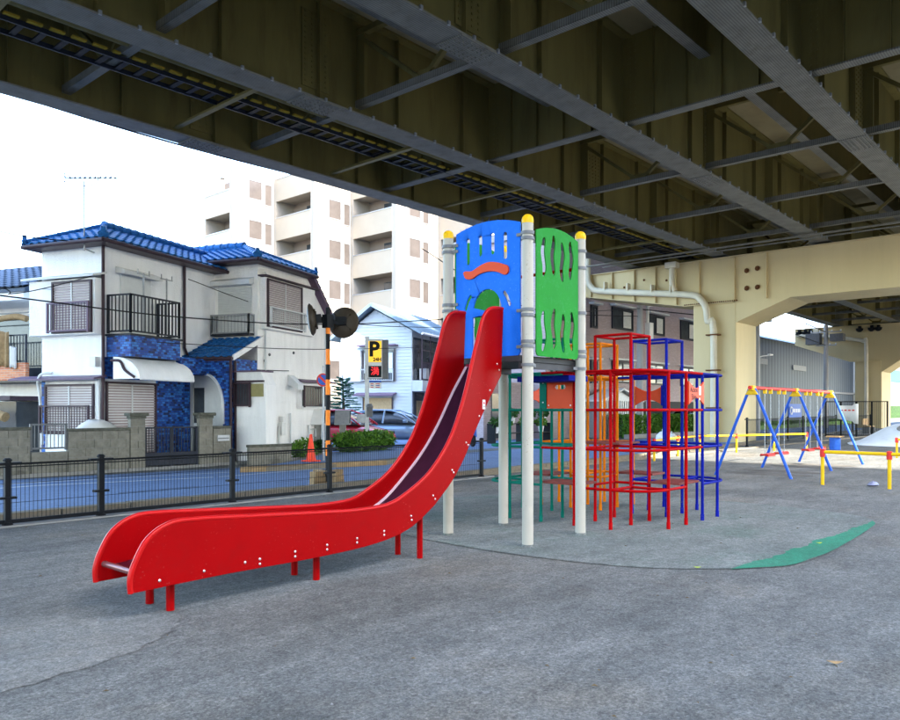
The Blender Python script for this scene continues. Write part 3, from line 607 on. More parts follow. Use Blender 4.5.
for m, us, vs in (('gymred',(GU[0],GU[1],GU[2]),(GW[0],GW[1],GW[2])), ('gymblue',(GU[5],GU[4],GU[3]),(GW[0],GW[1],GW[2])), ('gymteal',(GU[0],GU[1],GU[2]),(GW[5],GW[4],GW[3])), ('gymorange',(GU[5],GU[4],GU[3]),(GW[5],GW[4],GW[3]))):
    o, a, i = us; po, pa, pi = vs
    for x, y in ((a,pa),(i,pa),(a,pi),(i,pi)): pole(x,y,2.5,m)
    for x, y in ((o,pa),(o,pi),(a,po),(i,po)): pole(x,y,2.0,m)
    for q in ((a,pa,i,pa),(i,pa,i,pi),(i,pi,a,pi),(a,pi,a,pa)): rung(*q,2.49,m)
    for z in (.5,1.0,1.5,1.99):
        rung(o,pi,o,pa,z,m); rung(a,po,i,po,z,m); arc((o,po),(o,pa),(a,po),z,m)
        if z in (1.0, 1.99): rung(o,pi,a,pi,z,m); rung(i,po,i,pa,z,m)
        if z in (.5, 1.99): rung(o,pa,a,pa,z,m); rung(a,po,a,pa,z,m)
        if z in (.5, 1.0): rung(i,pa,i,pi,z,m); rung(a,pi,i,pi,z,m)
        if z == 1.5: rung(a,pa,i,pa,z,m); rung(a,pa,a,pi,z,m)
        if z == 1.99:
            for q in ((a,pa,i,pa),(i,pa,i,pi),(i,pi,a,pi),(a,pi,a,pa)): rung(*q,z,m)
# links between the quarters
for z in (1.0,1.5,1.99):
    rung(GU[2],GW[0],GU[3],GW[0],z,'gymred'); rung(GU[0],GW[2],GU[0],GW[3],z,'gymred' if z != 1.5 else 'gymteal'); rung(GU[2],GW[5],GU[3],GW[5],z,'gymteal'); rung(GU[5],GW[2],GU[5],GW[3],z,'gymblue')
for z in (1.5,1.99): rung(GU[2],GW[1],GU[3],GW[1],z,'gymred'); rung(GU[1],GW[2],GU[1],GW[3],z,'gymred'); rung(GU[2],GW[4],GU[3],GW[4],z,'gymorange'); rung(GU[4],GW[2],GU[4],GW[3],z,'gymblue')
for x0,x1,y0,y1,z in ((GU[2]-.1,GU[3]+.02,GW[0]+.05,GW[1]-.05,.52),(GU[4]+.03,GU[5]-.03,GW[2]-.05,GW[3]+.05,.52),(GU[0]+.03,GU[1]-.03,GW[2]-.05,GW[3]+.05,.52),(GU[2]-.05,GU[3]+.05,GW[4]+.03,GW[5]-.03,.52),(GU[2]-.05,GU[3]+.05,GW[2]-.1,GW[3]+.1,1.02)):
    MB().box(x0-OX,x1-OX,y0-OY,y1-OY,z,z+.03).build('step_board', 'woodred', gym, bevel=.005)
def bowtie(p, q, z0, z1):
    P, Q = Vector((*p,0)), Vector((*q,0)); d = (Q-P); w = d.length; d.normalize(); h = z1-z0; n = 8
    o = [(0,0)] + [(w*i/n, .075*math.sin(math.pi*i/n)*1.2) for i in range(1,n)] + [(w,0),(w,h)] + [(w*(n-i)/n, h-.075*math.sin(math.pi*i/n)*1.2) for i in range(1,n)] + [(0,h)]
    return MB().plate(o, [], (P.x-OX,P.y-OY,z0), d, (0,0,1), .02).build('play_board', 'orangepanel', gym, bevel=.003)
bt = bowtie((GU[2]+.02,GW[0]-.012),(GU[3]-.02,GW[0]-.012), 1.57, 1.88); bt['label'] = 'orange-red bow tie board with dark lettering'
for i, (tx, sz) in enumerate((('Action',.1),('Ship',.11))):
    text(tx, sz, 'black', 'lettering', bt, (9.7-OX, GW[0]-.033-OY, 1.765-.095*i), (R(90),0,0), .001, sx=.85)
MB().box(9.86-OX,9.91-OX,GW[0]-.035-OY,GW[0]-.0325-OY,1.7,1.82).box(9.86-OX,9.885-OX,GW[0]-.035-OY,GW[0]-.0325-OY,1.63,1.66).build('white_sticker', 'white', bt)
bowtie((GU[5]+.012,GW[2]+.02),(GU[5]+.012,GW[3]-.02), 1.57, 1.88)
MB().box(GU[5]-.02-OX,GU[5]-.005-OX,GW[2]-.07-OY,GW[2]+.04-OY,1.57,1.88).build('blue_mount', 'gymblue', gym)
bowtie((GU[2]+.02,GW[5]-.012),(GU[3]-.02,GW[5]-.012), 1.57, 1.88)
sl_ = [(y+.06,z) for y,z in ((-.07,-.028),(.07,-.028),(.09,0),(.07,.028),(-.07,.028),(-.09,0))]
pb = MB().plate(rrect(GW[2]+.02,GW[3]-.1,1.52,1.94,.02), [[(5.59+y-.06,1.80+z) for y,z in sl_]], (GU[0]-.012-OX,-OY,0), (0,1,0), (0,0,1), .02).build('slotted_board', 'orangepanel', gym, bevel=.003)
MB().box(GU[0]-.024-OX,GU[0]-.002-OX,GW[3]-.098-OY,GW[3]+.0-OY,1.52,1.94).build('teal_mount', 'gymteal', gym)
for y, z in ((5.42,1.56),(5.42,1.9),(5.76,1.56),(5.76,1.9),(5.85,1.6),(5.85,1.86)): place('bolt', bolt, pb, (GU[0]-.025-OX,y-OY,z), (0,R(-90),0))

# ================================================================== swings
sw = thing('swing_set', 'blue and red four seat swing frame with yellow joints', 'swing', (20.4,6.35,0))
QX, QY = 20.4, 6.35
bmx = MB().tube([(17.25-QX,0,2.0),(23.55-QX,0,2.0)], .04, 10).build('top_beam', 'swingred', sw, smooth=50)
for u in (17.4,20.4,23.4):
    j = MB().box(u-.1-QX,u+.1-QX,-.06,.06,1.93,2.05).prism([(u-.045-QX,-.15,1.84),(u-.045-QX,.15,1.84),(u-.045-QX,.06,1.99),(u-.045-QX,-.06,1.99)],(.09,0,0)).build('yellow_joint', 'yellow', sw, bevel=.02)
    for s in (-1,1): MB().tube([(u-QX,s*.06,1.98),(u-QX,s*.86,-.05)], .034, 10).build('leg', 'swingblue', sw, smooth=50)
seat_m = MB().box(-.09,.09,-.2,.2,-.015,.015).mesh('seat', 'swingred')
for u, dz in ((18.4,0),(19.35,.0),(21.4,.0),(22.4,.0)):
    for s in (-.19,.19): MB().box(u+s-.03-QX,u+s+.03-QX,-.04,.04,1.88,1.99).build('hanger', 'yellow', sw, bevel=.01)
    st = MB().prism([(u-.23-QX,-.1,.42),(u+.23-QX,-.1,.42),(u+.25-QX,-.08,.45),(u+.25-QX,.08,.45),(u+.23-QX,.1,.42),(u-.23-QX,.1,.42),(u-.25-QX,.08,.45),(u-.25-QX,-.08,.45)],(0,0,.035)).build('seat', 'swingred', sw)
    for s in (-.19,.19):
        b = MB(); z = .46; k = 0
        while z < 1.86:
            w = .012
            b.bar((u+s-QX,0,z),(u+s-QX,0,min(z+.05,1.87)), .018 if k % 2 else .006, .006 if k % 2 else .018, (1,0,0)); z += .045; k += 1
        b.build('chain', 'steel', st)
for i, (u, v) in enumerate(((18.4,6.35),(19.35,6.3),(21.4,6.3),(22.4,6.4))):
    b = MB(); b.add([(u+.42*math.cos(a)*(1+.15*math.sin(3*a+i)), v+1.0*math.sin(a), .005) for a in [k*.2618 for k in range(24)]], [tuple(range(24))])
    struct(b.build('worn_hollow', mat('packed_earth%d'%i, (.1,.095,.085), .95, .25, 4, bump=.4, bscale=30)))

# ================================================================== low yellow rails
def rail(name, pts, h, label, skip=()):
    t = thing(name, label, 'guard rail', (pts[0][0],pts[0][1],0), 0, 'low yellow guard rails'); ox, oy = pts[0]
    for i, (x, y) in enumerate(pts):
        if i not in skip:
            p = MB().lathe([(.034,-.05),(.034,h)], (x-ox,y-oy,0), 12).build('post', 'yellow', t, smooth=40)
            MB().lathe([(.05,h-.1),(.052,h-.02),(.05,h+.05),(.02,h+.06)], (x-ox,y-oy,0), 12).build('red_joint', 'swingred', p, smooth=60)
        if i: 
            a = pts[i-1]; MB().tube([(a[0]-ox,a[1]-oy,h),(x-ox,y-oy,h)], .034, 12).build('rail', 'yellow', t, smooth=40)
rail('yellow_rail', [(16.5,4.62),(16.45,3.42),(16.4,2.2)], .66, 'low yellow rail with red joints in front of the swings at right edge')
rail('yellow_rail', [(20.9,10.48),(23.6,11.0),(25.8,11.2),(27.0,10.4),(28.9,9.75),(30.5,9.1)], .6, 'low yellow rail running behind the blue climbing frame to the swings')
rail('yellow_rail', [(27.2,5.45),(27.2,4.2),(27.2,3.0)], .58, 'short yellow rail by the white mound at far right')

# ================================================================== black mesh fence along the street
def mesh_fence(name, pts, h, label, dv=.05, hz=(.08,.3,.55), m='black', wr=.0024):
    o0 = Vector((*pts[0],0)); t = thing(name, label, 'fence', o0, 0, 'black mesh fences')
    for i, p in enumerate(pts):
        q = Vector((*p,0))-o0
        po = MB().box(q.x-.035,q.x+.035,q.y-.035,q.y+.035,-.1,h).build('post', m, t, bevel=.006)
        MB().lathe([(.055,0),(.055,.02),(.03,.04)], (q.x,q.y,h), 10).build('post_cap', m, po); MB().box(q.x-.16,q.x+.16,q.y-.045,q.y+.045,h-.05,h-.015).build('mesh_clip', m, po); MB().box(q.x-.1,q.x+.1,q.y-.045,q.y+.045,h*.42,h*.42+.03).build('mesh_clip', m, po)
        MB().lathe([(.08,0),(.075,.015),(.05,.05)], (q.x,q.y,0), 10).build('base_ring', m, po)
        if i:
            a = Vector((*pts[i-1],0))-o0; d = q-a; n = max(2,int(d.length/dv)); w = MB()
            for k in range(1,n): c = a+d*(k/n); w.bar((c.x,c.y,.05),(c.x,c.y,h-.05),wr*2,wr*2,(1,0,0))
            for z in hz: w.bar((a.x,a.y,z),(q.x,q.y,z),wr*2.4,wr*2.4)
            w.build('wire_panel', m, t)
            MB().tube([(a.x,a.y,h-.04),(q.x,q.y,h-.04)], .014, 6).tube([(a.x,a.y-.03,h-.075),(q.x,q.y-.03,h-.075)], .008, 6).build('top_rail', m, t)
            MB().bar((a.x,a.y,.06),(q.x,q.y,.06),.03,.05).build('bottom_rail', m, t)
mesh_fence('mesh_fence', [(u,10.83) for u in (-.6,1.5,3.63,4.83,6.94,8.95,11.1,13.29)], .84, 'low black wire mesh fence between the playground and the street')
b = MB(); rg = random.Random(5)
b.box(-1,13.6,10.7,10.98,-.05,.02)
struct(b.build('fence_footing', 'concrete'))
mesh_fence('mesh_fence', [(31.5,11.7),(34.5,12.0),(38.7,12.4),(43,13),(48,13.6),(54.2,14.35),(58,14.3),(62,14.1)], 1.15, 'black mesh fence beyond the swings at the street edge', .1, (.1,.6), wr=.004)
# south side of the sun gap: unseen blocks added to shade the park, outside the picture
# ================================================================== blue roofed house
def tiles(o, ax, up, L, tmax, w=.26, row=.25, hgt=.035):
    """curved pan tiles on a slope: origin o at eave, ax along eave, up = up-slope unit vector, tmax(s) slope length"""
    b = MB(); ax = Vector(ax).normalized(); up = Vector(up).normalized(); nz = ax.cross(up).normalized(); o = Vector(o)
    if nz.z < 0: nz = -nz
    n = int(L/w); w = L/n; prof = [(0,.0),(.14,.7),(.3,1),(.46,.7),(.6,.05),(.8,-.12),(1.0,0)]
    for i in range(n):
        s0 = i*w; T = tmax(s0+w/2)
        if T < .05: continue
        t = 0
        while t < T-.02:
            t1 = min(t+row, T)
            lo = [o+ax*(s0+a*w)+up*(t-.02)+nz*(.05+hgt*h) for a,h in prof]; hi = [o+ax*(s0+a*w)+up*t1+nz*(.012+hgt*h) for a,h in prof]
            lp = [p-nz*.035 for p in lo]; m = len(prof)
            b.add(lo+hi+lp, [(k,k+1,m+k+1,m+k) for k in range(m-1)]+[(2*m+k,2*m+k+1,k+1,k) for k in range(m-1)]); t = t1
    return b
def ridge(b, p, q, r=.1, step=.28):
    p, q = Vector(p), Vector(q); L = (q-p).length; n = max(1,int(L/step)); d = (q-p)/n
    for i in range(n): b.tube([p+d*i, p+d*(i+.12), p+d*(i+.14), p+d*(i+1)], [r*1.12,r*1.12,r,r*.96], 8)
    return b
def hip_roof(parent, x0,x1,y0,y1,z, pitch=.42, name='roof', soff='brown'):
    """hip roof over the eave rectangle"""
    wy = (y1-y0)/2; wx = (x1-x0)/2; h = min(wx,wy)*pitch; m = min(wx,wy)
    if wx >= wy: r0, r1 = (x0+wy,(y0+y1)/2,z+h), (x1-wy,(y0+y1)/2,z+h)
    else: r0, r1 = ((x0+x1)/2,y0+wx,z+h), ((x0+x1)/2,y1-wx,z+h)
    A,B,C,D = (x0,y0,z),(x1,y0,z),(x1,y1,z),(x0,y1,z)
    b = MB()
    low = [(p[0],p[1],z-.1) for p in (A,B,C,D)]
    if wx >= wy: fs = [(0,1,5,4),(1,2,5),(2,3,4,5),(3,0,4)]
    else: fs = [(0,1,4),(1,2,5,4),(2,3,5),(3,0,4,5)]
    b.add([A,B,C,D,r0,r1]+low, fs+[(6,7,1,0),(7,8,2,1),(8,9,3,2),(9,6,0,3),(9,8,7,6)])
    rf = b.build(name, soff, parent)
    k = math.sqrt(1+pitch*pitch)
    for o,ax,upv,L in ((A,(1,0,0),(0,1,pitch),x1-x0),(B,(0,1,0),(-1,0,pitch),y1-y0),(C,(-1,0,0),(0,-1,pitch),x1-x0),(D,(0,-1,0),(1,0,pitch),y1-y0)):
        tb = tiles(o,ax,upv,L,lambda s,L=L: min(s,L-s,m)*k)
        q = tb.build('roof_tiles','rooftile',rf,smooth=50); q['kind'] = 'stuff'
    rb = MB(); 
    up = Vector((0,0,.06))
    for p,q in ((A,r0),(D,r0 if wx >= wy else r1),(B,r1 if wx >= wy else r0),(C,r1)): ridge(rb, Vector(p)+up, Vector(q)+up, .085)
    if (Vector(r0)-Vector(r1)).length > .1: ridge(rb, Vector(r0)+Vector((0,0,.1)), Vector(r1)+Vector((0,0,.1)), .11)
    rb.build('ridge_tiles','rooftile',rf,smooth=50)['kind'] = 'stuff'
    om = MB().prism([(-.12,0,-.05),(.12,0,-.05),(.14,0,.04),(.07,0,.1),(.05,0,.2),(-.05,0,.2),(-.07,0,.1),(-.14,0,.04)],(0,.1,0))
    for c, an in ((A,45),(B,135),(D,-45)):
        q = om.build('ridge_end','rooftile',rf,bevel=.02); q.matrix_local = Matrix.Translation(Vector(c)+Vector((0,0,.08)))@Matrix.Rotation(R(an-90),4,'Z')
    gt = MB()
    for p,q in ((A,B),(A,D)): gt.tube([Vector(p)-Vector((0,0,.06))+Vector((-.05,-.05,0)), Vector(q)-Vector((0,0,.06))+Vector((-.05,-.05,0))], .06, 8)
    gt.build('gutter','brown',rf,smooth=50)
    return rf
def louvre(name, parent, axis, c, a0,a1,z0,z1, m='shutter', pitch=.065, out=-1, mid=True):
    """slatted shutter on a face: axis 'x' means the face is at x=c and runs along y"""
    b = MB(); z = z0; d = .03*out
    def bx(p,q,e0,e1,f0,f1):
        lo, hi = min(e0,e1), max(e0,e1)
        if axis == 'x': b.box(lo,hi,p,q,f0,f1)
        else: b.box(p,q,lo,hi,f0,f1)
    while z < z1-.01: bx(a0,a1,c,c+d,z,min(z+pitch*.72,z1)); z += pitch
    o = b.build(name,m,parent)
    f = MB(); b = f
    bx(a0-.05,a0,c,c+d*2,z0-.05,z1+.05); bx(a1,a1+.05,c,c+d*2,z0-.05,z1+.05); bx(a0,a1,c,c+d*2,z1,z1+.05); bx(a0,a1,c,c+d*2,z0-.05,z0)
    f.build('frame','brown',o)
    if mid: 
        f = MB(); b = f; bx((a0+a1)/2-.02,(a0+a1)/2+.02,c+d,c+d*1.5,z0,z1); f.build('mullion','shutterw',o)
    return o
def railing(name, parent, pts, z0, z1, m='railblack', step=.12, thick=.02):
    t = MB()
    lw = MB()
    for i in range(len(pts)-1): t.bar((*pts[i],z1),(*pts[i+1],z1),.05,.04); lw.bar((*pts[i],z0),(*pts[i+1],z0),.04,.04)
    rl = t.build(name,m,parent); lw.build('bottom_rail',m,rl); bm_ = MB().box(-thick/2,thick/2,-thick/2,thick/2,z0,z1).mesh('baluster',m); pm = MB().box(-.025,.025,-.025,.025,z0-.05,z1+.02).mesh('rail_post',m)
    for i in range(len(pts)-1):
        p,q = Vector(pts[i]),Vector(pts[i+1]); n = max(1,round((q-p).length/step))
        for k in range(n+1):
            c = p+(q-p)*k/n; place('rail_post' if k in (0,n) else 'baluster', pm if k in (0,n) else bm_, rl, (c.x,c.y,0))
    return rl
h1 = thing('tiled_house', 'white stucco house with blue glazed roof tiles and blue tiled porch', 'house', (8.76,19.5,0), R(20.5))
wA = MB().box(0,6.5,0,2.1,0,5.72).build('wall','stucco',h1)
wB = MB().box(4.4,7.3,-1.55,4.5,0,5.95).build('wall','stucco2',h1)
MB().prism([(7.3,-1.55,0),(8.4,-1.55,0),(8.4,-1.55,4.75),(7.3,-1.55,5.82)],(0,5.5,0)).build('wall','stucco2',h1)
hip_roof(h1,-.42,6.6,-.42,2.3,5.76,.46)
hip_roof(h1,3.95,7.3,-1.87,4.4,5.98,.42)
ct = MB().prism([(7.2,-1.8,6.02),(8.55,-1.8,4.72),(8.55,-1.8,4.6),(7.2,-1.8,5.88)],(0,6.0,0)).build('catslide_roof','purple',h1)
tiles((8.55,-1.8,4.74),(0,1,0),(-1.35,0,1.3),6.0,lambda s:1.8).build('roof_tiles','rooftile',ct,smooth=50)['kind'] = 'stuff'
# left face upstairs: shutter bay
bay = MB().box(-.3,-.002,-.03,2.2,3.42,4.82).build('bay','stucco',h1)
MB().prism([(-.45,-.12,4.83),(.0,-.12,4.95),(.0,-.12,5.0),(-.45,-.12,4.88)],(0,2.45,0)).build('bay_hood','shutterw',bay)
louvre('slatted_shutter',bay,'x',-.301,.1,1.32,3.5,4.72)
railing('window_rail',bay,[(-.46,.04),(-.46,1.38)],3.5,4.2,'purple',.1,.014)
MB().tube([(-.32,1.62,4.62),(-.42,1.6,4.6),(-.42,1.3,4.58)],.012,6).build('laundry_hook','steel',bay)
# left face downstairs
MB().box(-.012,-.002,1.98,2.1,0,2.25).build('blue_tile_cladding','bluetile',h1); MB().box(-.012,-.002,-.0,.24,0,.9).build('blue_tile_cladding','bluetile',h1)
louvre('slatted_shutter',h1,'x',-.004,.33,1.9,.92,2.12)
MB().prism([(-.4,-.1,2.26),(0,-.1,2.34),(0,-.1,2.39),(-.4,-.1,2.3)],(0,2.95,0)).build('awning','purple',h1)
railing('window_rail',h1,[(-.2,.3),(-.2,1.95)],.95,1.6,'brown',.09,.014)
MB().tube(spline([(-.25,1.45,2.45),(-.32,1.75,2.42),(-.3,1.9,2.2),(-.2,1.95,1.9),(-.1,1.97,.6)],4),.035,8).build('flex_hose','shutterw',h1,smooth=60)
MB().box(-.15,0,.12,.3,2.6,2.85).build('meter_box','white',h1)
MB().tube([(-.06,-.05,5.7),(-.06,-.05,2.3),(-.08,-.02,0)],.04,8).build('downpipe','brown',h1,smooth=50)
MB().tube([(-.1,.05,2.3),(-.1,.05,.0)],.05,8).build('drain_pipe','shutterw',h1,smooth=50)
# balcony with blue tiles over the curved canopy
bal = MB().box(.1,1.92,-.78,-.002,2.85,3.38).build('balcony','bluetile',h1)
MB().box(.05,1.97,-.83,-.0,3.38,3.43).build('balcony_floor','railblack',bal)
railing('railing',bal,[(.12,-.04),(.12,-.76),(1.9,-.76),(1.9,-.04)],3.5,4.42,'railblack',.13,.022)
MB().box(.55,1.62,-.04,-.003,3.45,5.05).build('shutter_door','shutterw',h1)
MB().prism([(.4,-.001,5.05),(.4,-.3,5.02),(.4,-.3,5.12),(.4,-.001,5.22)],(1.4,0,0)).build('hood','shutterw',h1)
for x in (.75,1.6): 
    MB().bar((x,-.6,3.5),(x,-.6,5.05),.03,.03).bar((x-.22,-.6,5.02),(x+.22,-.6,5.02),.03,.03).bar((x-.2,-.6,5.02),(x-.2,-.6,5.14),.02,.02).bar((x+.2,-.6,5.02),(x+.2,-.6,5.14),.02,.02).build('drying_pole_stand','steel',bal)
cn = MB(); pf = []
for i in range(9): a = R(90*i/8); pf.append((0,-.35-.85*math.sin(a)+.0, 2.28+.56*math.cos(a)))
pf2 = [(0,y+.03,z-.03) for _,y,z in reversed(pf)]
MB().prism([(.0,y,z) for _,y,z in pf]+[(.0,y,z) for _,y,z in pf2],(2.0,0,0)).build('curved_canopy','stucco',h1,smooth=40)
MB().prism([(-.03,y,z) for _,y,z in pf]+[(-.03,-.35,2.28)],(.03,0,0)).build('canopy_cheek','stucco2',h1)
MB().tube(spline([(-.05,-.3,2.75),(-.06,-.6,2.72),(-.06,-.75,2.5),(-.06,-1.05,2.32)],4),.035,8).build('canopy_drain','brown',h1,smooth=60)
# ground floor front of the left block
MB().box(1.86,3.2,-.014,-.002,0,2.85).box(0,1.86,-.014,-.002,2.3,2.85).build('blue_tile_cladding','bluetile',h1)
louvre('roller_shutter',h1,'y',-.006,.1,1.78,.35,2.18,'shutter',.07)
# porch with arched tiled screen, door and little tiled roof
pa = [(-1.53,0),(-1.53,3.0),(.06,3.0),(.06,2.5),(-.02,2.5)] 
po = MB().plate([(-1.53,0),(.06,0),(.06,2.98),(-1.53,2.98)],[[(-1.33,.02)]+[(-.72-.61*math.cos(R(a)) , 1.55+.95*math.sin(R(a))) for a in range(0,91,10)]+[(-.05,2.5),(-.05,.02)]],(3.2,0,0),(0,1,0),(0,0,1),-.16).build('porch','bluetile',h1)
MB().box(3.2,4.4,-1.53,-1.38,0,2.98).build('side_wall','bluetile',po); MB().box(1.93,3.03,-.8,-.62,2.5,2.95).build('tile_beam','bluetile',po)
MB().tube([(2.95,-.06,5.65),(2.95,-.06,3.3),(3.1,-.06,3.05)],.04,8).build('downpipe','brown',h1,smooth=50)
MB().box(3.2,4.4,-1.5,0,2.9,2.97).build('ceiling','stucco',po)
ar = MB(); an = [(3.03,-.72-.62*math.cos(R(a)),1.55+.96*math.sin(R(a))) for a in range(0,91,9)]
ar.tube(an,.05,6); ar.bar((3.03,-1.34,1.1),(3.03,-1.34,1.57),.1,.1); ar.build('arch_trim','shutterw',po,smooth=60)
dr = MB().box(3.4,3.46,-1.36,-.02,.1,2.5).build('door_frame','shutterw',po)
dl = MB().box(3.35,3.4,-1.3,-.45,.12,2.2).build('door','shutterw',po)
for zz in (.35,.95,1.5): 
    for yy in (-1.12,-.8): MB().box(3.332,3.349,yy-.04,yy+.2,zz,zz+.38).build('door_panel','shutterw',dl,bevel=.01)
MB().box(3.3,3.35,-.54,-.5,.95,1.3).build('handle','black',dl)
for zz in ((.2,1.0),(1.12,2.15)): MB().box(3.36,3.4,-.4,-.06,*zz).build('side_light','glass',po)
pr_ = MB().prism([(2.95,-1.75,2.98),(2.95,.2,2.98),(4.4,.2,3.65),(4.4,-1.75,3.65)],(0,0,-.09)).build('porch_roof','purple',h1)
tiles((2.95,-1.72,3.0),(0,1,0),(1.45,0,.67),1.9,lambda s:1.58).build('roof_tiles','rooftile',pr_,smooth=50)['kind'] = 'stuff'
MB().prism([(2.95,-1.78,2.9),(4.4,-1.78,3.57),(4.4,-1.78,3.72),(2.95,-1.78,3.05)],(0,.06,0)).build('verge_board','stucco2',pr_)
MB().tube([(2.9,.25,2.97),(2.9,-1.75,2.95)],.05,8).build('gutter','brown',pr_,smooth=50)
MB().tube([(3.0,-1.62,2.95),(3.05,-1.6,2.7),(3.08,-1.58,0)],.04,8).build('downpipe','brown',po,smooth=50)
# right wing, upstairs: white roller shutter and balconette
MB().prism([(4.399,-1.42,5.3),(4.15,-1.42,5.26),(4.15,-1.42,5.4),(4.399,-1.42,5.5)],(0,1.55,0)).build('shutter_hood','shutterw',wB)
b = MB()
for k in range(26): b.box(4.36,4.398,-1.36,-.14,3.85+k*.056,3.85+k*.056+.048)
b.build('roller_shutter','shutterw',wB)
railing('balconette',wB,[(4.39,-.08),(4.12,-.08),(4.12,-1.42),(4.39,-1.42)],3.82,4.36,'steel',.12,.014)
MB().box(4.1,4.39,-1.44,-.06,3.74,3.8).build('balconette_floor','railblack',wB)
by = MB().box(4.5,7.35,-1.75,-1.552,3.95,5.5).build('bay','stucco2',wB)
louvre('slatted_shutter',by,'y',-1.752,4.62,6.45,4.06,5.42)
railing('window_rail',by,[(4.58,-1.9),(6.5,-1.9)],4.06,4.6,'shutterw',.1,.013)
MB().box(4.4,7.5,-1.85,-1.553,5.52,5.56).build('bay_hood','brown',by)
MB().tube([(8.35,-1.62,4.7),(8.35,-1.62,2.4),(8.38,-1.6,.2)],.04,8).build('downpipe','shutterw',wB,smooth=50)
for x,z in ((5.0,3.2),(6.35,3.35),(4.75,3.0)): MB().lathe([(.05,0),(.04,.03)],n=10).build('wall_vent','clamp',wB).matrix_local = Matrix.Translation((x,-1.551,z))@Matrix.Rotation(R(90),4,'X')
# ground floor lean-to with barred window
c = MB().prism([(3.3,-2.6,0),(3.3,-1.545,0),(3.3,-1.545,2.58),(3.3,-2.42,2.58),(3.3,-2.6,2.2)],(.5,0,0)).build('lean_to','stucco2',h1)
MB().prism([(3.8,-2.6,0),(3.8,-1.56,0),(5.2,-1.56,0)],(0,0,2.2)).build('wall','stucco2',c)
MB().box(3.2,3.82,-2.5,-1.54,2.581,2.62).build('flashing','purple',c)
w = MB().box(3.27,3.299,-2.1,-1.62,1.62,2.28).build('window','glass',c)
railing('window_bars',w,[(3.2,-1.6),(3.2,-2.12)],1.63,2.26,'brown',.085,.016)
MB().box(3.25,3.299,-2.52,-2.12,1.88,2.24).build('shutter_panel',mat('olive_panel',(.3,.27,.12),.6),c)
MB().box(3.22,3.299,-2.55,-1.58,2.29,2.34).build('window_hood','brown',c)
MB().tube([(3.28,-1.58,2.9),(3.28,-1.58,0)],.035,8).build('downpipe','brown',c,smooth=50)
hd = MB().prism([(6.0,-1.56,2.3),(6.0,-1.95,2.15),(6.0,-1.95,2.32),(6.0,-1.6,2.62),(6.0,-1.56,2.62)],(.32,0,0)).build('extractor_hood','shutterw',wB)
w2 = MB().box(6.55,8.3,-1.72,-1.552,1.55,2.38).build('window_box','stucco2',wB)
MB().box(6.62,8.24,-1.74,-1.721,1.63,2.3).build('window','glass',w2)
railing('window_bars',w2,[(6.62,-1.8),(8.24,-1.8)],1.64,2.28,'brown',.12,.018)
MB().prism([(6.3,-1.56,2.45),(6.3,-1.9,2.4),(6.3,-1.9,2.46),(6.3,-1.56,2.52)],(2.2,0,0)).build('window_hood','purple',w2)
MB().box(5.5,5.7,-1.68,-1.552,.7,1.1).lathe([(.09,1.12),(.09,1.3)],(5.6,-1.62,0),8).build('gas_meter','white',wB)
MB().tube([(5.45,-1.6,1.0),(5.45,-1.6,.35)],.03,6).tube([(6.1,-1.6,1.4),(6.1,-1.6,0)],.025,6).tube([(7.2,-1.6,1.0),(7.2,-1.66,.4),(7.5,-1.66,.4),(7.5,-1.66,0)],.03,6).tube([(7.3,-1.62,.85),(7.6,-1.62,.85),(7.6,-1.62,.6)],.035,6).build('pipework','shutterw',wB,smooth=50)
MB().tube(spline([(4.35,-.05,2.95),(4.35,-1.2,2.75),(4.5,-1.6,2.7),(6.0,-1.6,2.75)],5),.012,5).build('cable','wire',wB)
MB().tube([(4.7,-1.6,5.7),(4.7,-1.62,2.7)],.03,6).build('conduit','shutterw',wB)
# television aerial
ae = thing('tv_aerial','thin television aerial with many crossbars on the blue tiled roof','aerial',(8.76,19.5,0),R(20.5))
MB().tube([(-.32,.3,5.5),(-.32,.3,7.25)],.022,6).tube([(-.32,.3,5.55),(-.05,.25,5.5)],.02,6).build('mast','steel',ae)
bo = MB().tube([(-.32,.95,7.4),(-.32,-.75,7.22)],.014,6).tube(spline([(-.32,.7,7.35),(-.32,.55,7.2),(-.32,.3,7.12),(-.32,-.1,7.15),(-.32,-.15,7.3)],4),.012,5).build('boom','clamp',ae)
for k in range(10): MB().tube([(-.5,.85-k*.165,7.39-k*.0175),(-.14,.85-k*.165,7.39-k*.0175)],.012,5).build('element','clamp',ae)
MB().tube([(-.5,.95,7.3),(-.14,.95,7.3)],.012,5).tube([(-.5,.95,7.5),(-.14,.95,7.5)],.012,5).tube([(-.32,.95,7.28),(-.32,.95,7.52)],.012,5).build('reflector','clamp',ae)
# ================================================================== front walls and gate
def blockwall(name, label, u0, u1, v0, v1, h, cap=True, bw=.39, bh=.19):
    t = thing(name,label,'wall',(u0,v0,0)); dx, dy = u1-u0, v1-v0; Ls = math.hypot(dx,dy); t.rotation_euler = (0,0,math.atan2(dy,dx))
    MB().box(0.006,Ls-.006,-.055,.055,-.1,h-.012).build('core','concrete',t)
    rows = max(1,round(h/bh)); bh = h/rows
    for r in range(rows):
        x = -(bw/2)*(r%2)
        while x < Ls-.01:
            a,bq = max(0,x),min(Ls,x+bw)
            if bq-a > .05:
                o = MB().box(a+.004,bq-.004,-.075-random.uniform(0,.004),.075,r*bh+.004,(r+1)*bh-.004).build('block','block',t)
            x += bw
    if cap: MB().box(-.02,Ls+.02,-.095,.095,h,h+.07).build('coping','cap',t,bevel=.012)
    return t
V0 = 18.45
blockwall('block_wall','short weathered block wall at the far left of the house front',5.6,6.63,V0+.05,V0,1.05)
blockwall('block_wall','low block wall under the grey bar fence left of the house',6.65,7.43,V0,V0,.55,False)
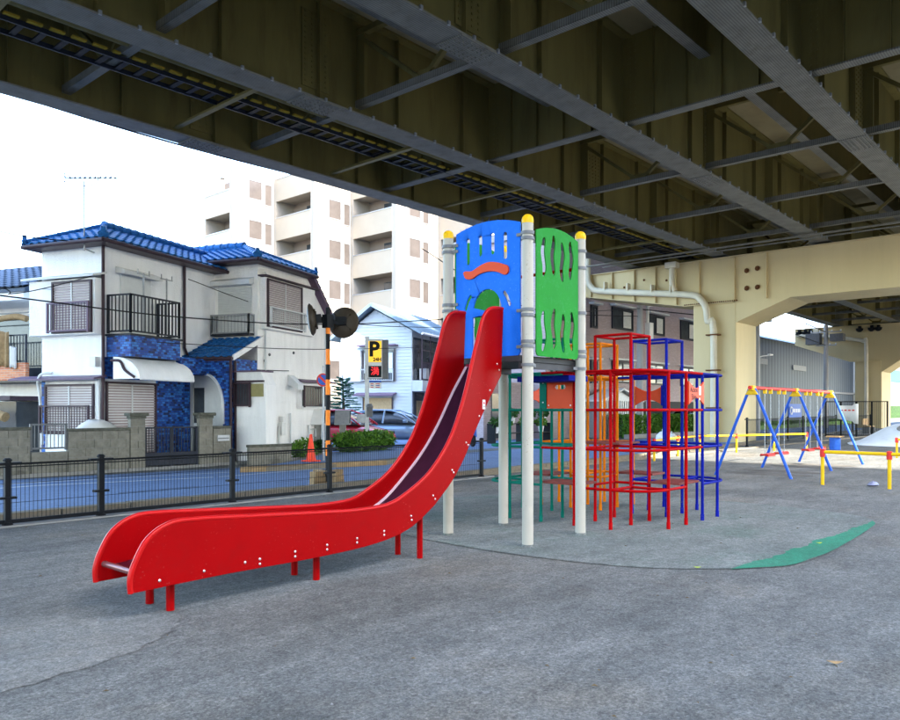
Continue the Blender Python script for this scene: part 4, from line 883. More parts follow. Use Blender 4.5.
wl = thing('bar_fence','grey metal bar fence on the low block wall in front of the house','fence',(7.04,V0,.55))
railing('railing',wl,[(-.38,0),(.38,0)],.08,.62,'clamp',.085,.016)
w3 = blockwall('block_wall','weathered block wall with dark coping left of the house gate',7.45,8.9,V0,V0,1.0)
blockwall('gate_pillar','block gate pillar with a cap left of the entrance gate',8.92,9.3,V0,V0,1.28)
MB().box(-.06,.44,-.16,.16,1.35,1.43).build('pillar_cap','cap',bpy.data.objects['gate_pillar'],bevel=.02)
gt = thing('entrance_gate','dark folding bar gate in front of the blue tiled porch','gate',(9.34,V0,0))
railing('gate_leaf',gt,[(0,0),(.68,0)],.12,1.05,'railblack',.085,.016); railing('gate_leaf',gt,[(.72,0),(1.4,0)],.12,1.05,'railblack',.085,.016)
MB().box(.02,.66,-.012,.012,.14,.42).box(.74,1.38,-.012,.012,.14,.42).build('kick_plate','railblack',gt)
g2 = blockwall('gate_pillar','taller block gate pillar with a cap right of the entrance gate',10.8,11.19,V0+.02,V0+.02,1.28)
MB().box(-.06,.45,-.16,.16,1.35,1.43).build('pillar_cap','cap',g2,bevel=.02)
w4 = blockwall('mailbox_wall','short block wall with a steel letter slot right of the gate',11.22,11.78,V0+.05,V0+.08,1.0)
MB().box(.12,.5,-.1,-.07,.66,.82).build('letter_slot','steel',w4); MB().box(.14,.48,-.106,-.1,.72,.75).build('slot_flap','clamp',w4)
w5 = blockwall('block_wall','low mossy planter wall beside the white lean-to',12.0,13.3,V0-.5,V0-.62,.48)
tarp = thing('covered_scooter','rounded silver cover draped over something behind the block wall','cover',(8.35,19.0,0))
b = MB(); n = 14; prof = [(.62,0),(.62,.6),(.58,.85),(.48,1.05),(.34,1.18),(.18,1.25),(.02,1.27)]
for r_,z in prof: pass
bb = MB().lathe([(r_*1,z) for r_,z in prof],n=20)
rg = random.Random(2); bb.v = [(x*(1+rg.uniform(-.05,.05)),y*.6,z+rg.uniform(-.02,.02)) for x,y,z in bb.v]
bb.build('cover','white',tarp,smooth=60)
# ================================================================== neighbour at far left
nb_ = thing('neighbour_house','grey roofed house with orange tiled balcony at the left edge','house',(8.46,23.65,0),R(20.5))
MB().box(1.0,6,0,7,0,4.85).build('wall','stucco2',nb_)
MB().box(.0,.99,6.0,7,0,4.7).build('wall','stucco2',nb_)
rf = MB().prism([(-.35,-.3,4.95),(2.6,-.3,6.2),(5.6,-.3,4.95),(5.6,-.3,4.85),(-.35,-.3,4.85)],(0,7.6,0)).build('roof','roofdark',nb_)
tiles((-.38,-.3,4.96),(0,1,0),(2.95,0,1.25),7.6,lambda s:3.2,w=.3,row=.27).build('roof_tiles','roofdark',rf,smooth=50)['kind'] = 'stuff'
MB().box(-.3,1.0,-.2,7.2,4.62,4.84).build('eave','stucco',nb_)
bl = MB().box(-.12,.0,-.05,7,2.35,2.85).build('balcony','orangebrick',nb_)
MB().box(.0,1.0,-.05,7,2.3,2.42).build('balcony_floor','concrete',bl)
railing('railing',bl,[(-.06,.0),(-.06,3.2)],2.9,3.65,'railblack',.12,.02)
MB().box(.93,.999,.45,2.3,2.45,4.3).build('dark_doorway','glass',nb_); MB().box(.9,.999,2.5,3.6,2.45,4.4).build('blue_curtain',mat('dull_blue_cloth',(.06,.14,.24),.8),nb_)
MB().tube([(.3,-.1,4.35),(.3,6,4.35)],.02,6).tube([(.1,-.1,4.2),(.1,6,4.2)],.02,6).build('drying_pole','steel',nb_)
sf = MB().box(-.5,1.0,.1,2.2,1.78,1.9).build('porch_roof','brown',nb_); MB().box(.2,.999,.7,1.6,.2,1.75).build('dark_porch','glass',nb_)
tp = thing('hanging_laundry','tan and white cloths hung over the neighbour balcony rail','laundry',(8.46,23.65,0),R(20.5))
for (y,w,z0,z1,m) in ((.55,.5,2.75,3.75,'wood'),(.25,.3,2.7,3.3,'white')):
    b = MB(); n = 8
    vs = [(-.16-.05*math.sin(i*1.4), y+w*i/n, z1+(z0-z1)*j/5-.03*math.sin(i*.9)) for j in range(6) for i in range(n+1)]
    fs = [(j*(n+1)+i,j*(n+1)+i+1,(j+1)*(n+1)+i+1,(j+1)*(n+1)+i) for j in range(5) for i in range(n)]
    b.add(vs,fs); o = b.build('cloth',m,tp,smooth=60); sm = o.modifiers.new('s','SOLIDIFY'); sm.thickness = .012
MB().tube(spline([(-.55,.2,1.3),(-.58,.8,1.42),(-.55,1.5,1.35)],5),.14,8).build('rolled_tarp','wood',tp,smooth=60)
MB().tube(spline([(.05,.1,4.12),(.02,.5,4.2),(.05,1.3,4.15)],5),.09,8).build('rolled_blind','wood',tp,smooth=60)
# ================================================================== traffic mirror, signs, cone, island plants
mr = thing('traffic_mirror','orange and black striped pole with two round mirrors seen from behind','traffic mirror',(9.75,11.85,0))
z = 0; k = 0
while z < 3.5:
    z1 = min(z+.3,3.52); MB().lathe([(.045,z),(.045,z1)],n=14).build('pole_band','orangep' if k % 2 == 0 else 'black',mr,smooth=40); z = z1; k += 1
def disc(parent, c, nrm, r):
    q = Vector(nrm).normalized().to_track_quat('Z','Y').to_matrix().to_4x4(); M = Matrix.Translation(c)@q
    d = MB().lathe([(r*.98,.05),(r,.03),(r,0),(r*.9,-.03),(r*.5,-.07),(.02,-.09)],n=28).build('mirror_dish','mirrorback',parent,smooth=40); d.matrix_local = M
    MB().lathe([(r*.95,.052),(r*.6,.085),(.01,.1)],n=28).build('mirror_glass','steel',d,smooth=60)
    MB().tube([(r*math.cos(a),r*math.sin(a),.02) for a in [k*.2244 for k in range(28)]],.018,6,True).build('mirror_rim','mirrorback',d,smooth=60)
    for a in (45,135): MB().bar((-r*.8*math.cos(R(a)),-r*.8*math.sin(R(a)),-.06),(r*.8*math.cos(R(a)),r*.8*math.sin(R(a)),-.06),.03,.05).build('back_rib','mirrorback',d)
    MB().box(-.1,.1,-.08,.08,-.18,-.08).build('bracket','black',d)
rt = Vector((.663,-.749,0)); fw = Vector((.749,.663,0))
disc(mr, tuple(rt*.28+fw*.2+Vector((0,0,3.25))), rt*.25+fw*1+Vector((0,0,-.1)), .3)
disc(mr, tuple(-rt*.3-fw*.05+Vector((0,0,3.28))), -rt*1.0-fw*.1+Vector((0,0,-.12)), .3)
MB().bar((0,0,3.25),tuple(-rt*.24+Vector((0,0,3.3))),.08,.12).bar((0,0,3.25),tuple(rt*.25+fw*.1+Vector((0,0,3.22))),.06,.06).box(-.08,.08,-.08,.08,3.12,3.38).build('bracket_arm','black',mr)
for i,(dx,dy,rz) in enumerate(((-.28,-.05,0),(.22,.02,.1),(-.05,-.22,1.4),(.0,.2,1.5))):
    for j in range(3):
        o = MB().box(-.17,.17,-.07,.07,0,.1).build('timber_weight','wood',mr,bevel=.008); o.location = (dx,dy,.004+j*.104); o.rotation_euler = (0,0,rz+j*.1)
MB().box(-.14,.14,-.12,.12,0,.3).build('foot_block','rubber',mr,bevel=.02)
ns = thing('no_parking_sign','small round no parking sign with red ring behind the mirror pole','road sign',(13.42,16.5,.12))
def sgn(parent,c,nrm,r):
    M = Matrix.Translation(c)@Vector(nrm).normalized().to_track_quat('Z','Y').to_matrix().to_4x4()
    d = MB().lathe([(r,0),(r,.012)],n=28).build('sign_disc','swingred',parent); d.matrix_local = M
    MB().lathe([(r*.78,.0125),(r*.78,.016)],n=28).build('blue_field','blue',d)
    MB().bar((-r*.6,r*.6,.019),(r*.6,-r*.6,.019),.06,.004,(0,0,1)).build('red_slash','swingred',d)
MB().lathe([(.03,0),(.03,2.6)],n=10).build('post','steel',ns,smooth=40)
sgn(ns,tuple(-fw*.04+Vector((0,0,2.2))),-fw,.18)
cn_ = thing('traffic_cone','orange traffic cone on the island kerb beside the striped pole','traffic cone',(12.93,16.42,.125))
MB().lathe([(.14,.03),(.125,.06),(.035,.72),(.02,.73)],n=20).build('cone','cone',cn_,smooth=40); MB().box(-.19,.19,-.19,.19,0,.035).build('base','cone',cn_,bevel=.015)
hg = thing('low_hedge','low bright green hedge on the traffic island by the parking sign','hedge',(17.5,19.4,0))
def ell(cx,cy,cz,rx,ry,rz,rot=0):
    def f(rg):
        while True:
            p = Vector((rg.uniform(-1,1),rg.uniform(-1,1),rg.uniform(-1,1)))
            if .45 < p.length < 1: break
        bump = 1+.18*math.sin(p.x*9+p.y*5)*math.cos(p.z*7+p.x*3)
        x,y = p.x*rx*bump,p.y*ry*bump; return (cx+x*math.cos(rot)-y*math.sin(rot),cy+x*math.sin(rot)+y*math.cos(rot),cz+p.z*rz*bump)
    return f
for k,(cx,cy,rx) in enumerate(((-.75,-.12,.65),(.1,0,.7),(.95,.2,.65))):
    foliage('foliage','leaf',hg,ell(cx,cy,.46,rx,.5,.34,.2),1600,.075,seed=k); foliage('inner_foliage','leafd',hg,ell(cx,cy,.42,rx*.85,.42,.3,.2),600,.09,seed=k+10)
    for j in range(4): MB().tube([(cx+(j-1.5)*.15,cy,.0),(cx+(j-1.5)*.3,cy,.55)],.015,5).build('stem','bark',hg)
b2 = thing('round_shrub','small round shrub beside the parked cars','shrub',(20.0,18.6,.1))
foliage('foliage','leaf',b2,ell(0,0,.35,.45,.4,.33),900,.07,seed=31); MB().tube([(0,0,-.1),(0,0,.3)],.03,5).build('stem','bark',b2)
cw = thing('weed_clump','leafy weeds at the foot of the white house wall','plant',(14.6,18.9,0))
foliage('foliage','leaf',cw,ell(0,0,.3,.5,.35,.32),500,.09,seed=33); MB().tube([(0,0,0),(.1,0,.4)],.012,5).build('stem','bark',cw)
cw = thing('weed_clump','taller weeds between the lean-to and the cone','plant',(16.3,20.3,0))
foliage('foliage','leafd',cw,ell(0,0,.25,.3,.28,.25),300,.1,seed=34); MB().tube([(0,0,0),(.1,0,.6)],.012,5).build('stem','bark',cw)
# ================================================================== white clapboard house
wh = thing('clapboard_house','white clapboard house with low gable roof behind the parking sign','house',(29.36,28.7,0),R(20.5))
MB().prism([(0,0,0),(0,4.3,0),(0,4.3,5.45),(0,2.2,6.95),(0,0,5.75)],(7,0,0)).build('wall','clap',wh)
bm_ = MB().prism([(-.03,0,0),(-.001,0,0),(-.001,0,.17),(-.012,0,.175)],(0,1,0)).mesh('clapboard','clap')
cb = []
def zlim(z):
    if z <= 5.45: return (0,4.3)
    y0 = 0 if z < 5.75 else (z-5.75)/1.2*2.2; y1 = 4.3-(z-5.45)/1.5*2.1; return (y0,y1)
for k in range(35):
    z = .6+k*.18; y0,y1 = zlim(z+.15)
    if y1-y0 > .2: place('clapboard',bm_,wh,(0,y0,z),(0,0,0),(1,y1-y0,1))
rf = MB().prism([(-.5,-.75,5.5),(-.5,2.2,7.1),(-.5,4.75,5.3),(-.5,4.75,5.42),(-.5,2.2,7.26),(-.5,-.75,5.62)],(8,0,0)).build('roof','roofblue',wh)
for k in range(18): MB().bar((-.4+k*.45,-.75,5.65),(-.4+k*.45,2.2,7.27),.05,.05).build('roof_seam','roofblue',rf)
MB().tube([(-.52,-.8,5.52),(7.5,-.8,5.52)],.07,8).build('gutter','shutterw',rf,smooth=50)
MB().bar((-.53,-.75,5.56),(-.53,2.2,7.18),.04,.16).bar((-.53,2.2,7.18),(-.53,4.75,5.36),.04,.16).build('barge_board','roofblue',rf)
w = MB().box(-.1,-.035,1.0,2.85,3.1,4.75).build('window','glass',wh)
MB().box(-.09,-.101,1.7,1.74,3.15,4.7).box(-.12,-.101,.95,1.0,3.05,4.8).box(-.12,-.101,2.85,2.9,3.05,4.8).box(-.12,-.101,.95,2.9,3.05,3.1).build('frame','brown',w)
MB().box(-.108,-.102,1.1,1.6,3.5,4.6).box(-.108,-.102,2.3,2.8,3.5,4.6).build('curtain','curtain',w)
MB().box(-.45,-.031,.8,3.1,4.95,5.02).build('window_hood','purple',wh); railing('window_rail',w,[(-.35,.98),(-.35,2.88)],3.1,3.7,'steel',.14,.016)
MB().box(-.25,-.031,2.95,4.25,3.05,4.75).build('shutter_box','shutterw',wh)
pw = MB().box(-.09,-.035,1.15,2.85,.5,2.15).build('boarded_window','plywood',wh); MB().box(-.12,-.091,1.1,1.15,.5,2.2).box(-.12,-.091,2.85,2.9,.5,2.2).build('frame','brown',pw)
MB().prism([(-.55,.9,2.25),(-.03,.9,2.38),(-.03,.9,2.45),(-.55,.9,2.32)],(0,2.4,0)).build('awning','purple',wh)
# right side: balcony and entrance, their shaded depth put in as flat dark panes
MB().box(.15,3.6,-.03,-.001,3.1,5.4).build('balcony_shade_pane','glass',wh)
rl = railing('balcony_rail',wh,[(.05,-.55),(3.6,-.55)],3.15,4.05,'brown',.14,.02)
MB().bar((.08,-.55,3.1),(.08,-.55,5.55),.05,.05).bar((1.2,-.55,3.1),(1.2,-.55,5.55),.05,.05).bar((.05,-.55,4.7),(3.6,-.55,4.7),.04,.04).build('balcony_post','brown',rl)
MB().box(0,3.7,-.6,-.002,2.5,3.08).build('balcony_front','clap',wh)
MB().box(.15,3.4,-.035,-.002,0,2.45).build('entrance_shade_pane','glass',wh); MB().box(.5,1.6,-.06,-.036,0,2.0).build('plywood_door','plywood',wh)
MB().box(.75,1.15,-.5,-.1,3.15,3.75).build('air_conditioner','white',wh)
# ================================================================== parking sign and machines
ps = thing('parking_sign','tall parking sign with yellow P panel and red lit display','sign',(18.57,20.4,0),YAW-R(90))
MB().box(-.07,.07,-.05,.05,0,4.12).build('post','steel',ps)
bx = MB().box(.03,.56,-.16,-.02,2.62,4.02).build('sign_box','steel',ps,bevel=.01); MB().box(.56,.76,-.1,.1,2.6,4.0).build('side_cabinet','clamp',ps)
MB().box(.07,.53,-.168,-.161,3.2,3.95).build('yellow_face',glow('sign_yellow',(.9,.5,.02),.06),bx)
text('P',.72,'black','lettering',bx,(.27,-.171,3.64),(R(90),0,0),.002,bold=.028); text('24H',.17,'black','lettering',bx,(.38,-.171,3.29),(R(90),0,0),.002,bold=.008)
MB().box(.07,.53,-.168,-.161,3.08,3.19).build('white_strip','white',bx)
MB().box(.07,.53,-.168,-.161,2.66,3.06).build('display','black',bx); text('満',.31,glow('red_led',(1,.02,.03),.08),'display_text',bx,(.3,-.171,2.86),(R(90),0,0),.002)
sp2 = MB().box(.09,.52,-.09,-.06,2.27,2.55).build('price_board','white',ps); MB().box(.09,.52,-.094,-.0905,2.48,2.55).build('blue_header','blue',sp2)
for k in range(3): MB().box(.14,.24,-.093,-.0905,2.3+k*.06,2.325+k*.06).box(.32,.46,-.093,-.0905,2.3+k*.06,2.325+k*.06).build('price_text','swingred' if k != 1 else 'blue',sp2)
MB().lathe([(.11,0),(.13,.12),(.08,.22)],(.1,-.1,1.5),10).box(.0,.2,-.12,.1,1.25,1.5).build('junction_box','clamp',ps); MB().box(-.35,-.08,-.1,.05,1.05,1.35).build('sign_plate','steel',ps)
for px,lab,col in ((-.5,'pale payment machine with dark slanted front by the hedge','white'),(.35,'grey payment box beside the parking sign post','steel')):
    m = thing('payment_machine',lab,'ticket machine',(16.9+px*.66,20.3-px*.75,0),YAW-R(90),'parking payment machines')
    MB().prism([(-.25,-.3,1.0),(-.25,.25,1.0),(-.25,.25,1.5),(-.25,-.1,1.5)],(.5,0,0)).build('head',col,m,bevel=.02); MB().box(-.1,.1,-.1,.1,0,1.0).build('pedestal','concrete',m)
    MB().prism([(.255,-.25,1.05),(.255,-.06,1.48),(.255,.02,1.48),(.255,-.15,1.05)],(.02,0,0)).build('dark_panel','black',m)
# ================================================================== fir tree
ft = thing('fir_tree','bluish conifer beside the white clapboard house','tree',(22.5,26.3,0))
tk = MB().tube([(0,0,0),(.05,0,1.3),(0,.03,3.05)],[.11,.08,.015],8).build('trunk','bark',ft,smooth=60)
rg = random.Random(9); bt_ = MB(); 
for k in range(70):
    z = .7+2.2*(k/70)**.9; L_ = (1-(z-.6)/2.6)*1.15*rg.uniform(.7,1.1)+.1; a = k*2.4
    e = Vector((math.cos(a)*L_,math.sin(a)*L_,z-.12*L_+.1)); bt_.tube([(0,0,z),tuple(e)],[.018,.006],4)
    s0 = Vector((0,0,z))
    for j in range(26):
        t = rg.uniform(.15,1); p = s0.lerp(e,t); d = (e-s0).normalized(); sd2 = d.cross(Vector((0,0,1))).normalized()*(1 if j % 2 else -1)
        tip = p+d*.16+sd2*.15*(1.2-t)+Vector((0,0,rg.uniform(-.05,.05))); nn = Vector((0,0,.03))
        bt_.add([p-nn,tip,p+nn+d*.05],[(0,1,2)]); bt_.add([p-d*.02,tip,p+d*.07],[(0,1,2)])
bt_.build('needle_crown','fir',ft)
# ================================================================== parked cars
def car(name,label,x,y,rz,body,L=4.1,W=1.7,Hh=1.5):
    t = thing(name,label,'car',(x,y,0),rz,'cars parked in the small lot')
    def sec(xx,zb,zt,wb,wt,zm): return [(xx,-wb,zb),(xx,-wb*1.02,zm),(xx,-wt,zt),(xx,wt,zt),(xx,wb*1.02,zm),(xx,wb,zb)]
    def loft(ss):
        b = MB(); n = len(ss[0]); b.add([p for s in ss for p in s],[(i*n+k,i*n+(k+1)%n,(i+1)*n+(k+1)%n,(i+1)*n+k) for i in range(len(ss)-1) for k in range(n)]+[tuple(range(n)),tuple((len(ss)-1)*n+k for k in range(n))]); return b
    h = L/2; w = W/2
    low = [(-h,.4,.72,.82*w,.76*w,.6),(-h+.12,.28,.95,.93*w,.86*w,.62),(-h*.6,.22,1.0,w,.92*w,.62),(0,.22,.98,w,.93*w,.62),(h*.45,.22,.97,w,.92*w,.62),(h*.75,.24,.86,.97*w,.84*w,.58),(h*.93,.28,.72,.88*w,.74*w,.52),(h,.36,.6,.74*w,.64*w,.48)]
    bo = loft([sec(a,zb,zt,wb,wt,zm) for a,zb,zt,wb,wt,zm in low]).build('body',body,t,smooth=50); bo.modifiers.new('s','SUBSURF').levels = 2; bo.modifiers['s'].render_levels = 2
    gh = [(-h+.1,.9,.97,.82*w,.78*w,.93),(-h*.78,.9,Hh-.12,.86*w,.66*w,1.05),(-h*.4,.9,Hh,.88*w,.68*w,1.08),(h*.02,.9,Hh-.02,.88*w,.67*w,1.08),(h*.3,.9,Hh-.22,.88*w,.7*w,1.03),(h*.56,.9,.95,.86*w,.8*w,.92)]
    g = loft([sec(*q) for q in gh]).build('glasshouse','glass',t,smooth=50); g.modifiers.new('s','SUBSURF').levels = 1; g.modifiers['s'].render_levels = 2
    MB().add([(-h*.8,-.6*w,Hh-.1),(-h*.4,-.64*w,Hh+.005),(h*.05,-.62*w,Hh-.01),(h*.05,.62*w,Hh-.01),(-h*.4,.64*w,Hh+.005),(-h*.8,.6*w,Hh-.1)],[(0,1,4,5),(1,2,3,4)]).build('roof_skin',body,t)
    for s in (-1,1):
        MB().tube([(h*.56,s*.84*w,.95),(h*.3,s*.74*w,Hh-.2),(h*.04,s*.68*w,Hh-.02),(-h*.4,s*.69*w,Hh),(-h*.8,s*.67*w,Hh-.13),(-h*.93,s*.82*w,.97)],.035,6).tube([(-.12*h,s*.9*w,.95),(-.1*h,s*.7*w,Hh-.02)],.04,6).build('pillar',body,t,smooth=60)
        MB().box(h*.33,h*.42,s*.9*w,s*1.14*w,.98,1.1).build('mirror',body,t,bevel=.03) if s < 0 else MB().box(h*.33,h*.42,.9*w,1.14*w,.98,1.1).build('mirror',body,t,bevel=.03)
        MB().prism([(h*.8,s*.72*w,.62),(h*.8,s*.9*w,.62),(h*.93,s*.8*w,.62),(h*.985,s*.55*w,.6)],(0,0,.12)).build('headlight','glass',t,bevel=.02)
        for wx in (-h*.62,h*.62):
            wl_ = MB().lathe([(.2,-.1),(.3,-.1),(.32,-.06),(.32,.06),(.3,.1),(.2,.1)],n=24).build('tyre','rubber',t,smooth=40); wl_.matrix_local = Matrix.Translation((wx,s*.87*w,.32))@Matrix.Rotation(R(90),4,'X')
            rm_ = MB().lathe([(.2,-.07),(.2,.07)],n=20).build('rim','clamp',wl_,smooth=40)
            for k in range(5): MB().bar((0,0,.1*(1 if s < 0 else -1)),(.2*math.cos(k*1.257),.2*math.sin(k*1.257),.09*(1 if s < 0 else -1)),.05,.03,(0,0,1)).build('spoke','steel',wl_)
    MB().box(h-.02,h+.015,-.26,.26,.4,.53).build('number_plate','white',t)
    return t
hd_ = YAW-R(90)
car('parked_car','silver blue hatchback parked in front of the white house',22.75,23.3,hd_-R(14),'carblue')
car('parked_car','red car parked with its nose behind the green hedge',19.15,22.4,hd_-R(22),'carred',4.0)
car('parked_car','pale car parked furthest left behind the payment machine',16.9,26.0,hd_-R(20),'carwhite',3.6)
# ================================================================== apartment block
ap = thing('apartment_block','tall cream apartment block with stepped balconies behind the houses','apartment block',(0,0,0))
steps = [(28.6,44.6),(31.9,40.2),(35.1,35.8),(39.2,31.6),(43.4,28.5)]   # (x of balcony face, y of window wall)
XE, YE, HT = 60, 48.2, 17.5
poly = [(steps[0][0],YE)]
RC = 1.5
for i,(x,y) in enumerate(steps):
    poly += [(x+RC,poly[-1][1]),(x+RC,y+.01)] if i else [(x+RC,YE),(x+RC,y+.01)]
    nx = steps[i+1][0]+RC if i+1 < len(steps) else XE
    poly += [(nx,y+.01)]
poly = [(steps[0][0]+RC,YE)]
for i,(x,y) in enumerate(steps):
    nx = steps[i+1][0]+RC if i+1 < len(steps) else XE
    poly += [(x+RC,y),(nx,y)]
poly += [(XE,YE)]
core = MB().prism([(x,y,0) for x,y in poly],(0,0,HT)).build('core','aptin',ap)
prevy = 52.0
for i,(x,y) in enumerate(steps):
    ye = (steps[i-1][1] if i else 48.2)-.01; nx = steps[i+1][0] if i+1 < len(steps) else XE
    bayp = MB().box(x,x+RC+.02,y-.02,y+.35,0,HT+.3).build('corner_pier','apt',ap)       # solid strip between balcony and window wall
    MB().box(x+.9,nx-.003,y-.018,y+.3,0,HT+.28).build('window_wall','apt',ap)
    MB().box(x,x+RC+.01,ye-.25,ye,0,HT+.3).build('end_pier','apt',ap)
    for k in range(-1,8):
        zf = 2.85+2.7*k-(1.25 if i == 0 else 0)
        if zf < -.3: 
            MB().box(x,x+.14,y+.35,ye-.25,0,1.2).build('parapet','apt2',ap); continue
        if zf > HT-.5: continue
        MB().box(x,x+RC,y+.35,ye-.25,zf-.35,zf).build('balcony_slab','apt2',ap)
        if k < 7: 
            MB().box(x-.02,x+.14,y+.35,ye-.25,zf-.42,min(zf+1.1,HT+.3)).build('parapet','apt2',ap)
            MB().box(x-.05,x+.17,y+.34,ye-.24,zf+1.101,zf+1.15).build('parapet_cap','steel',ap)
            wd_ = MB().box(x+RC-.06,x+RC-.002,y+1.1,y+2.6,zf+.02,zf+2.0).build('balcony_window','glass',ap); MB().box(x+RC-.08,x+RC-.061,y+1.8,y+1.88,zf+.02,zf+2.0).box(x+RC-.08,x+RC-.061,y+1.05,y+1.12,zf,zf+2.05).build('frame','clamp',wd_)
            MB().box(x+.9,x+1.35,ye-.9,ye-.5,zf+.02,zf+.65).build('outdoor_unit','white',ap)
            MB().box(x+.6,x+.9,y+2.2,y+2.6,zf+2.39,zf+2.44).build('ceiling_light','clamp',ap)
    for k in range(0,7):
        zf = 2.85+2.7*k-(1.25 if i == 0 else 0)
        if zf > HT-2.2: continue
        if nx-x < 2.5: continue
        for a,c,z0,z1 in ((x+1.25,x+2.25,.75,1.95),(x+2.55,x+3.05,.5,1.9)):
            if c < nx-.1:
                wv = MB().box(a,c,y-.026,y-.0185,zf+z0,zf+z1).build('window','aptwin',ap)
                MB().box(a-.05,a,y-.05,y-.0185,zf+z0-.05,zf+z1+.05).box(c,c+.05,y-.05,y-.0185,zf+z0-.05,zf+z1+.05).box(a,c,y-.05,y-.0185,zf+z1,zf+z1+.06).box(a,c,y-.06,y-.0185,zf+z0-.06,zf+z0).build('frame','clamp',wv)
# ================================================================== mauve tiled building behind the climbing frame
pk = thing('mauve_building','mauve tiled low building with dark window frames behind the climbing frame','building',(45,22.6,0))
MB().box(-12,13,0,6,0,10.6).build('wall','pinkwall',pk)
MB().box(-12.2,13.2,-.2,6.2,10.6,11.0).build('parapet','concrete',pk)
def pwin(u0,u1,z0,z1):
    w = MB().box(u0-45,u1-45,-.04,-.002,z0,z1).build('window','glass',pk)
    c = (u0+u1)/2-45
    MB().box(u0-45-.1,u0-45,-.09,-.002,z0-.1,z1+.08).box(u1-45,u1-45+.1,-.09,-.002,z0-.1,z1+.08).box(u0-45,u1-45,-.09,-.002,z1,z1+.08).box(u0-45,u1-45,-.09,-.002,z0-.1,z0).box(c-.04,c+.04,-.07,-.041,z0,z1).build('frame','railblack',w)
    MB().box(c+.1,u1-45-.12,-.05,-.041,z0+.05,z1-.1).build('curtain','curtain',w); MB().box(u0-45-.25,u1-45+.25,-.35,-.002,z1+.12,z1+.22).build('hood','curtain',w)
for u0,u1 in ((34.0,35.4),(39.8,42.1),(44.2,46.3),(48.9,51.3),(54,56)):
    for z in (9.3,6.35,3.2): 
        if z < 9: pwin(u0,u1,z,z+1.1)
for z in (6.2,3.1): pwin(37.45,37.95,z,z+1.1)
MB().box(-6,11,-.02,-.002,0,2.05).build('carport_shade_sheet','black',pk)  # flat black sheet stands for the shaded depth of the carport
MB().box(-15.4,-14.5,.85,.898,.1,2.3).build('doorway','glass',pk)
MB().box(-16,-12.01,.9,3.2,0,2.9).build('side_wing','pinkwall',pk)
# pale shed
shd = thing('garden_shed','pale grey corrugated shed with shallow gable roof','shed',(38.4,21.3,0))
MB().prism([(-2.1,0,0),(2.1,0,0),(2.1,0,2.0),(0,0,2.6),(-2.1,0,2.0)],(0,.9,0)).build('wall','steel',shd)
for k in range(17): MB().box(-2.05+k*.25,-1.93+k*.25,-.04,-.001,0,2.0).build('rib','steel',shd)
MB().prism([(-2.35,-.25,1.95),(0,-.25,2.62),(2.35,-.25,1.95),(2.35,-.25,2.03),(0,-.25,2.72),(-2.35,-.25,2.03)],(0,1.3,0)).build('roof','white',shd)
h2 = thing('clipped_hedge','clipped dense green hedge in front of the mauve building','hedge',(40.2,20.3,0))
def boxf(x0,x1,y0,y1,z0,z1):
    def f(rg):
        p = [rg.uniform(x0,x1),rg.uniform(y0,y1),rg.uniform(z0,z1)]
        if rg.random() < .75: 
            k = rg.choice((0,0,1)); 
            if k: p[2] = z1+rg.gauss(0,.03)
            else: p[1] = y0+rg.gauss(0,.04)
        return p
    return f
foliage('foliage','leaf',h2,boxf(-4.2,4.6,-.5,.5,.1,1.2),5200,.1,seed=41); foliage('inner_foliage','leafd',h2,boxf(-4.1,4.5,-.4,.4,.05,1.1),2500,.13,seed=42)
MB().box(-4.3,4.7,-.9,-.6,-.05,.22).build('planter_kerb','concrete',h2)
for k in range(8): MB().tube([(-4+k*1.15,0,0),(-4+k*1.15,.05,.9)],.03,5).build('stem','bark',h2)
dc = car('parked_car','dark car parked under the mauve building beyond the hedge',47.3,21.4,R(8),'black',4.2)
# potted plants and bike in front of the mauve building
rk = thing('plant_rack','dark plant rack with potted plants outside the mauve building','rack',(28.9,21.2,0))
MB().box(-2.2,2.2,-.2,.2,.42,.46).build('shelf','black',rk); MB().box(-2.2,2.2,0,.25,.85,.89).build('shelf','black',rk)
for x in (-2.15,0,2.15): MB().box(x-.03,x+.03,-.2,.25,0,.89).build('leg','black',rk)
pots = [(-2.0,.46,-.1,'white'),(-1.3,.46,-.1,'wood'),(-.5,.89,.12,'white'),(.2,.46,-.1,'clamp'),(.9,.89,.12,'orangep'),(1.5,.46,-.1,'white'),(2.0,.89,.12,'white')]
names = ['white pot with drooping leaves at the left end of the plant rack','brown pot with a small bush second from the left on the rack','white pot on the upper shelf left of the middle','grey pot with a leafy plant in the middle of the rack','orange pot on the upper shelf right of the middle','white pot with pale leaves right on the lower shelf','white pot at the right end of the upper shelf']
for k,(x,z,y,m) in enumerate(pots):
    t = thing('potted_plant',names[k],'potted plant',(28.9+x,21.2+y,z),0,'potted plants on the rack')
    MB().lathe([(.1,0),(.15,.26),(.16,.28),(.13,.27)],n=12).build('pot',m,t,smooth=50); foliage('foliage','leaf' if k % 2 else 'leafd',t,ell(0,0,.48,.3,.3,.24),220,.1,seed=50+k); MB().tube([(0,0,.25),(.03,0,.5)],.012,5).build('stem','bark',t)
bk = thing('blue_scooter','blue scooter parked behind the slide','scooter',(24.35,20.6,0),R(62))
for x in (-.6,.6):
    q = MB().lathe([(.16,-.05),(.24,-.05),(.26,0),(.24,.05),(.16,.05)],n=18).build('wheel','rubber',bk,smooth=50); q.matrix_local = Matrix.Translation((x,0,.26))@Matrix.Rotation(R(90),4,'X'); MB().lathe([(.17,-.03),(.17,.03)],n=14).build('hub','steel',q)
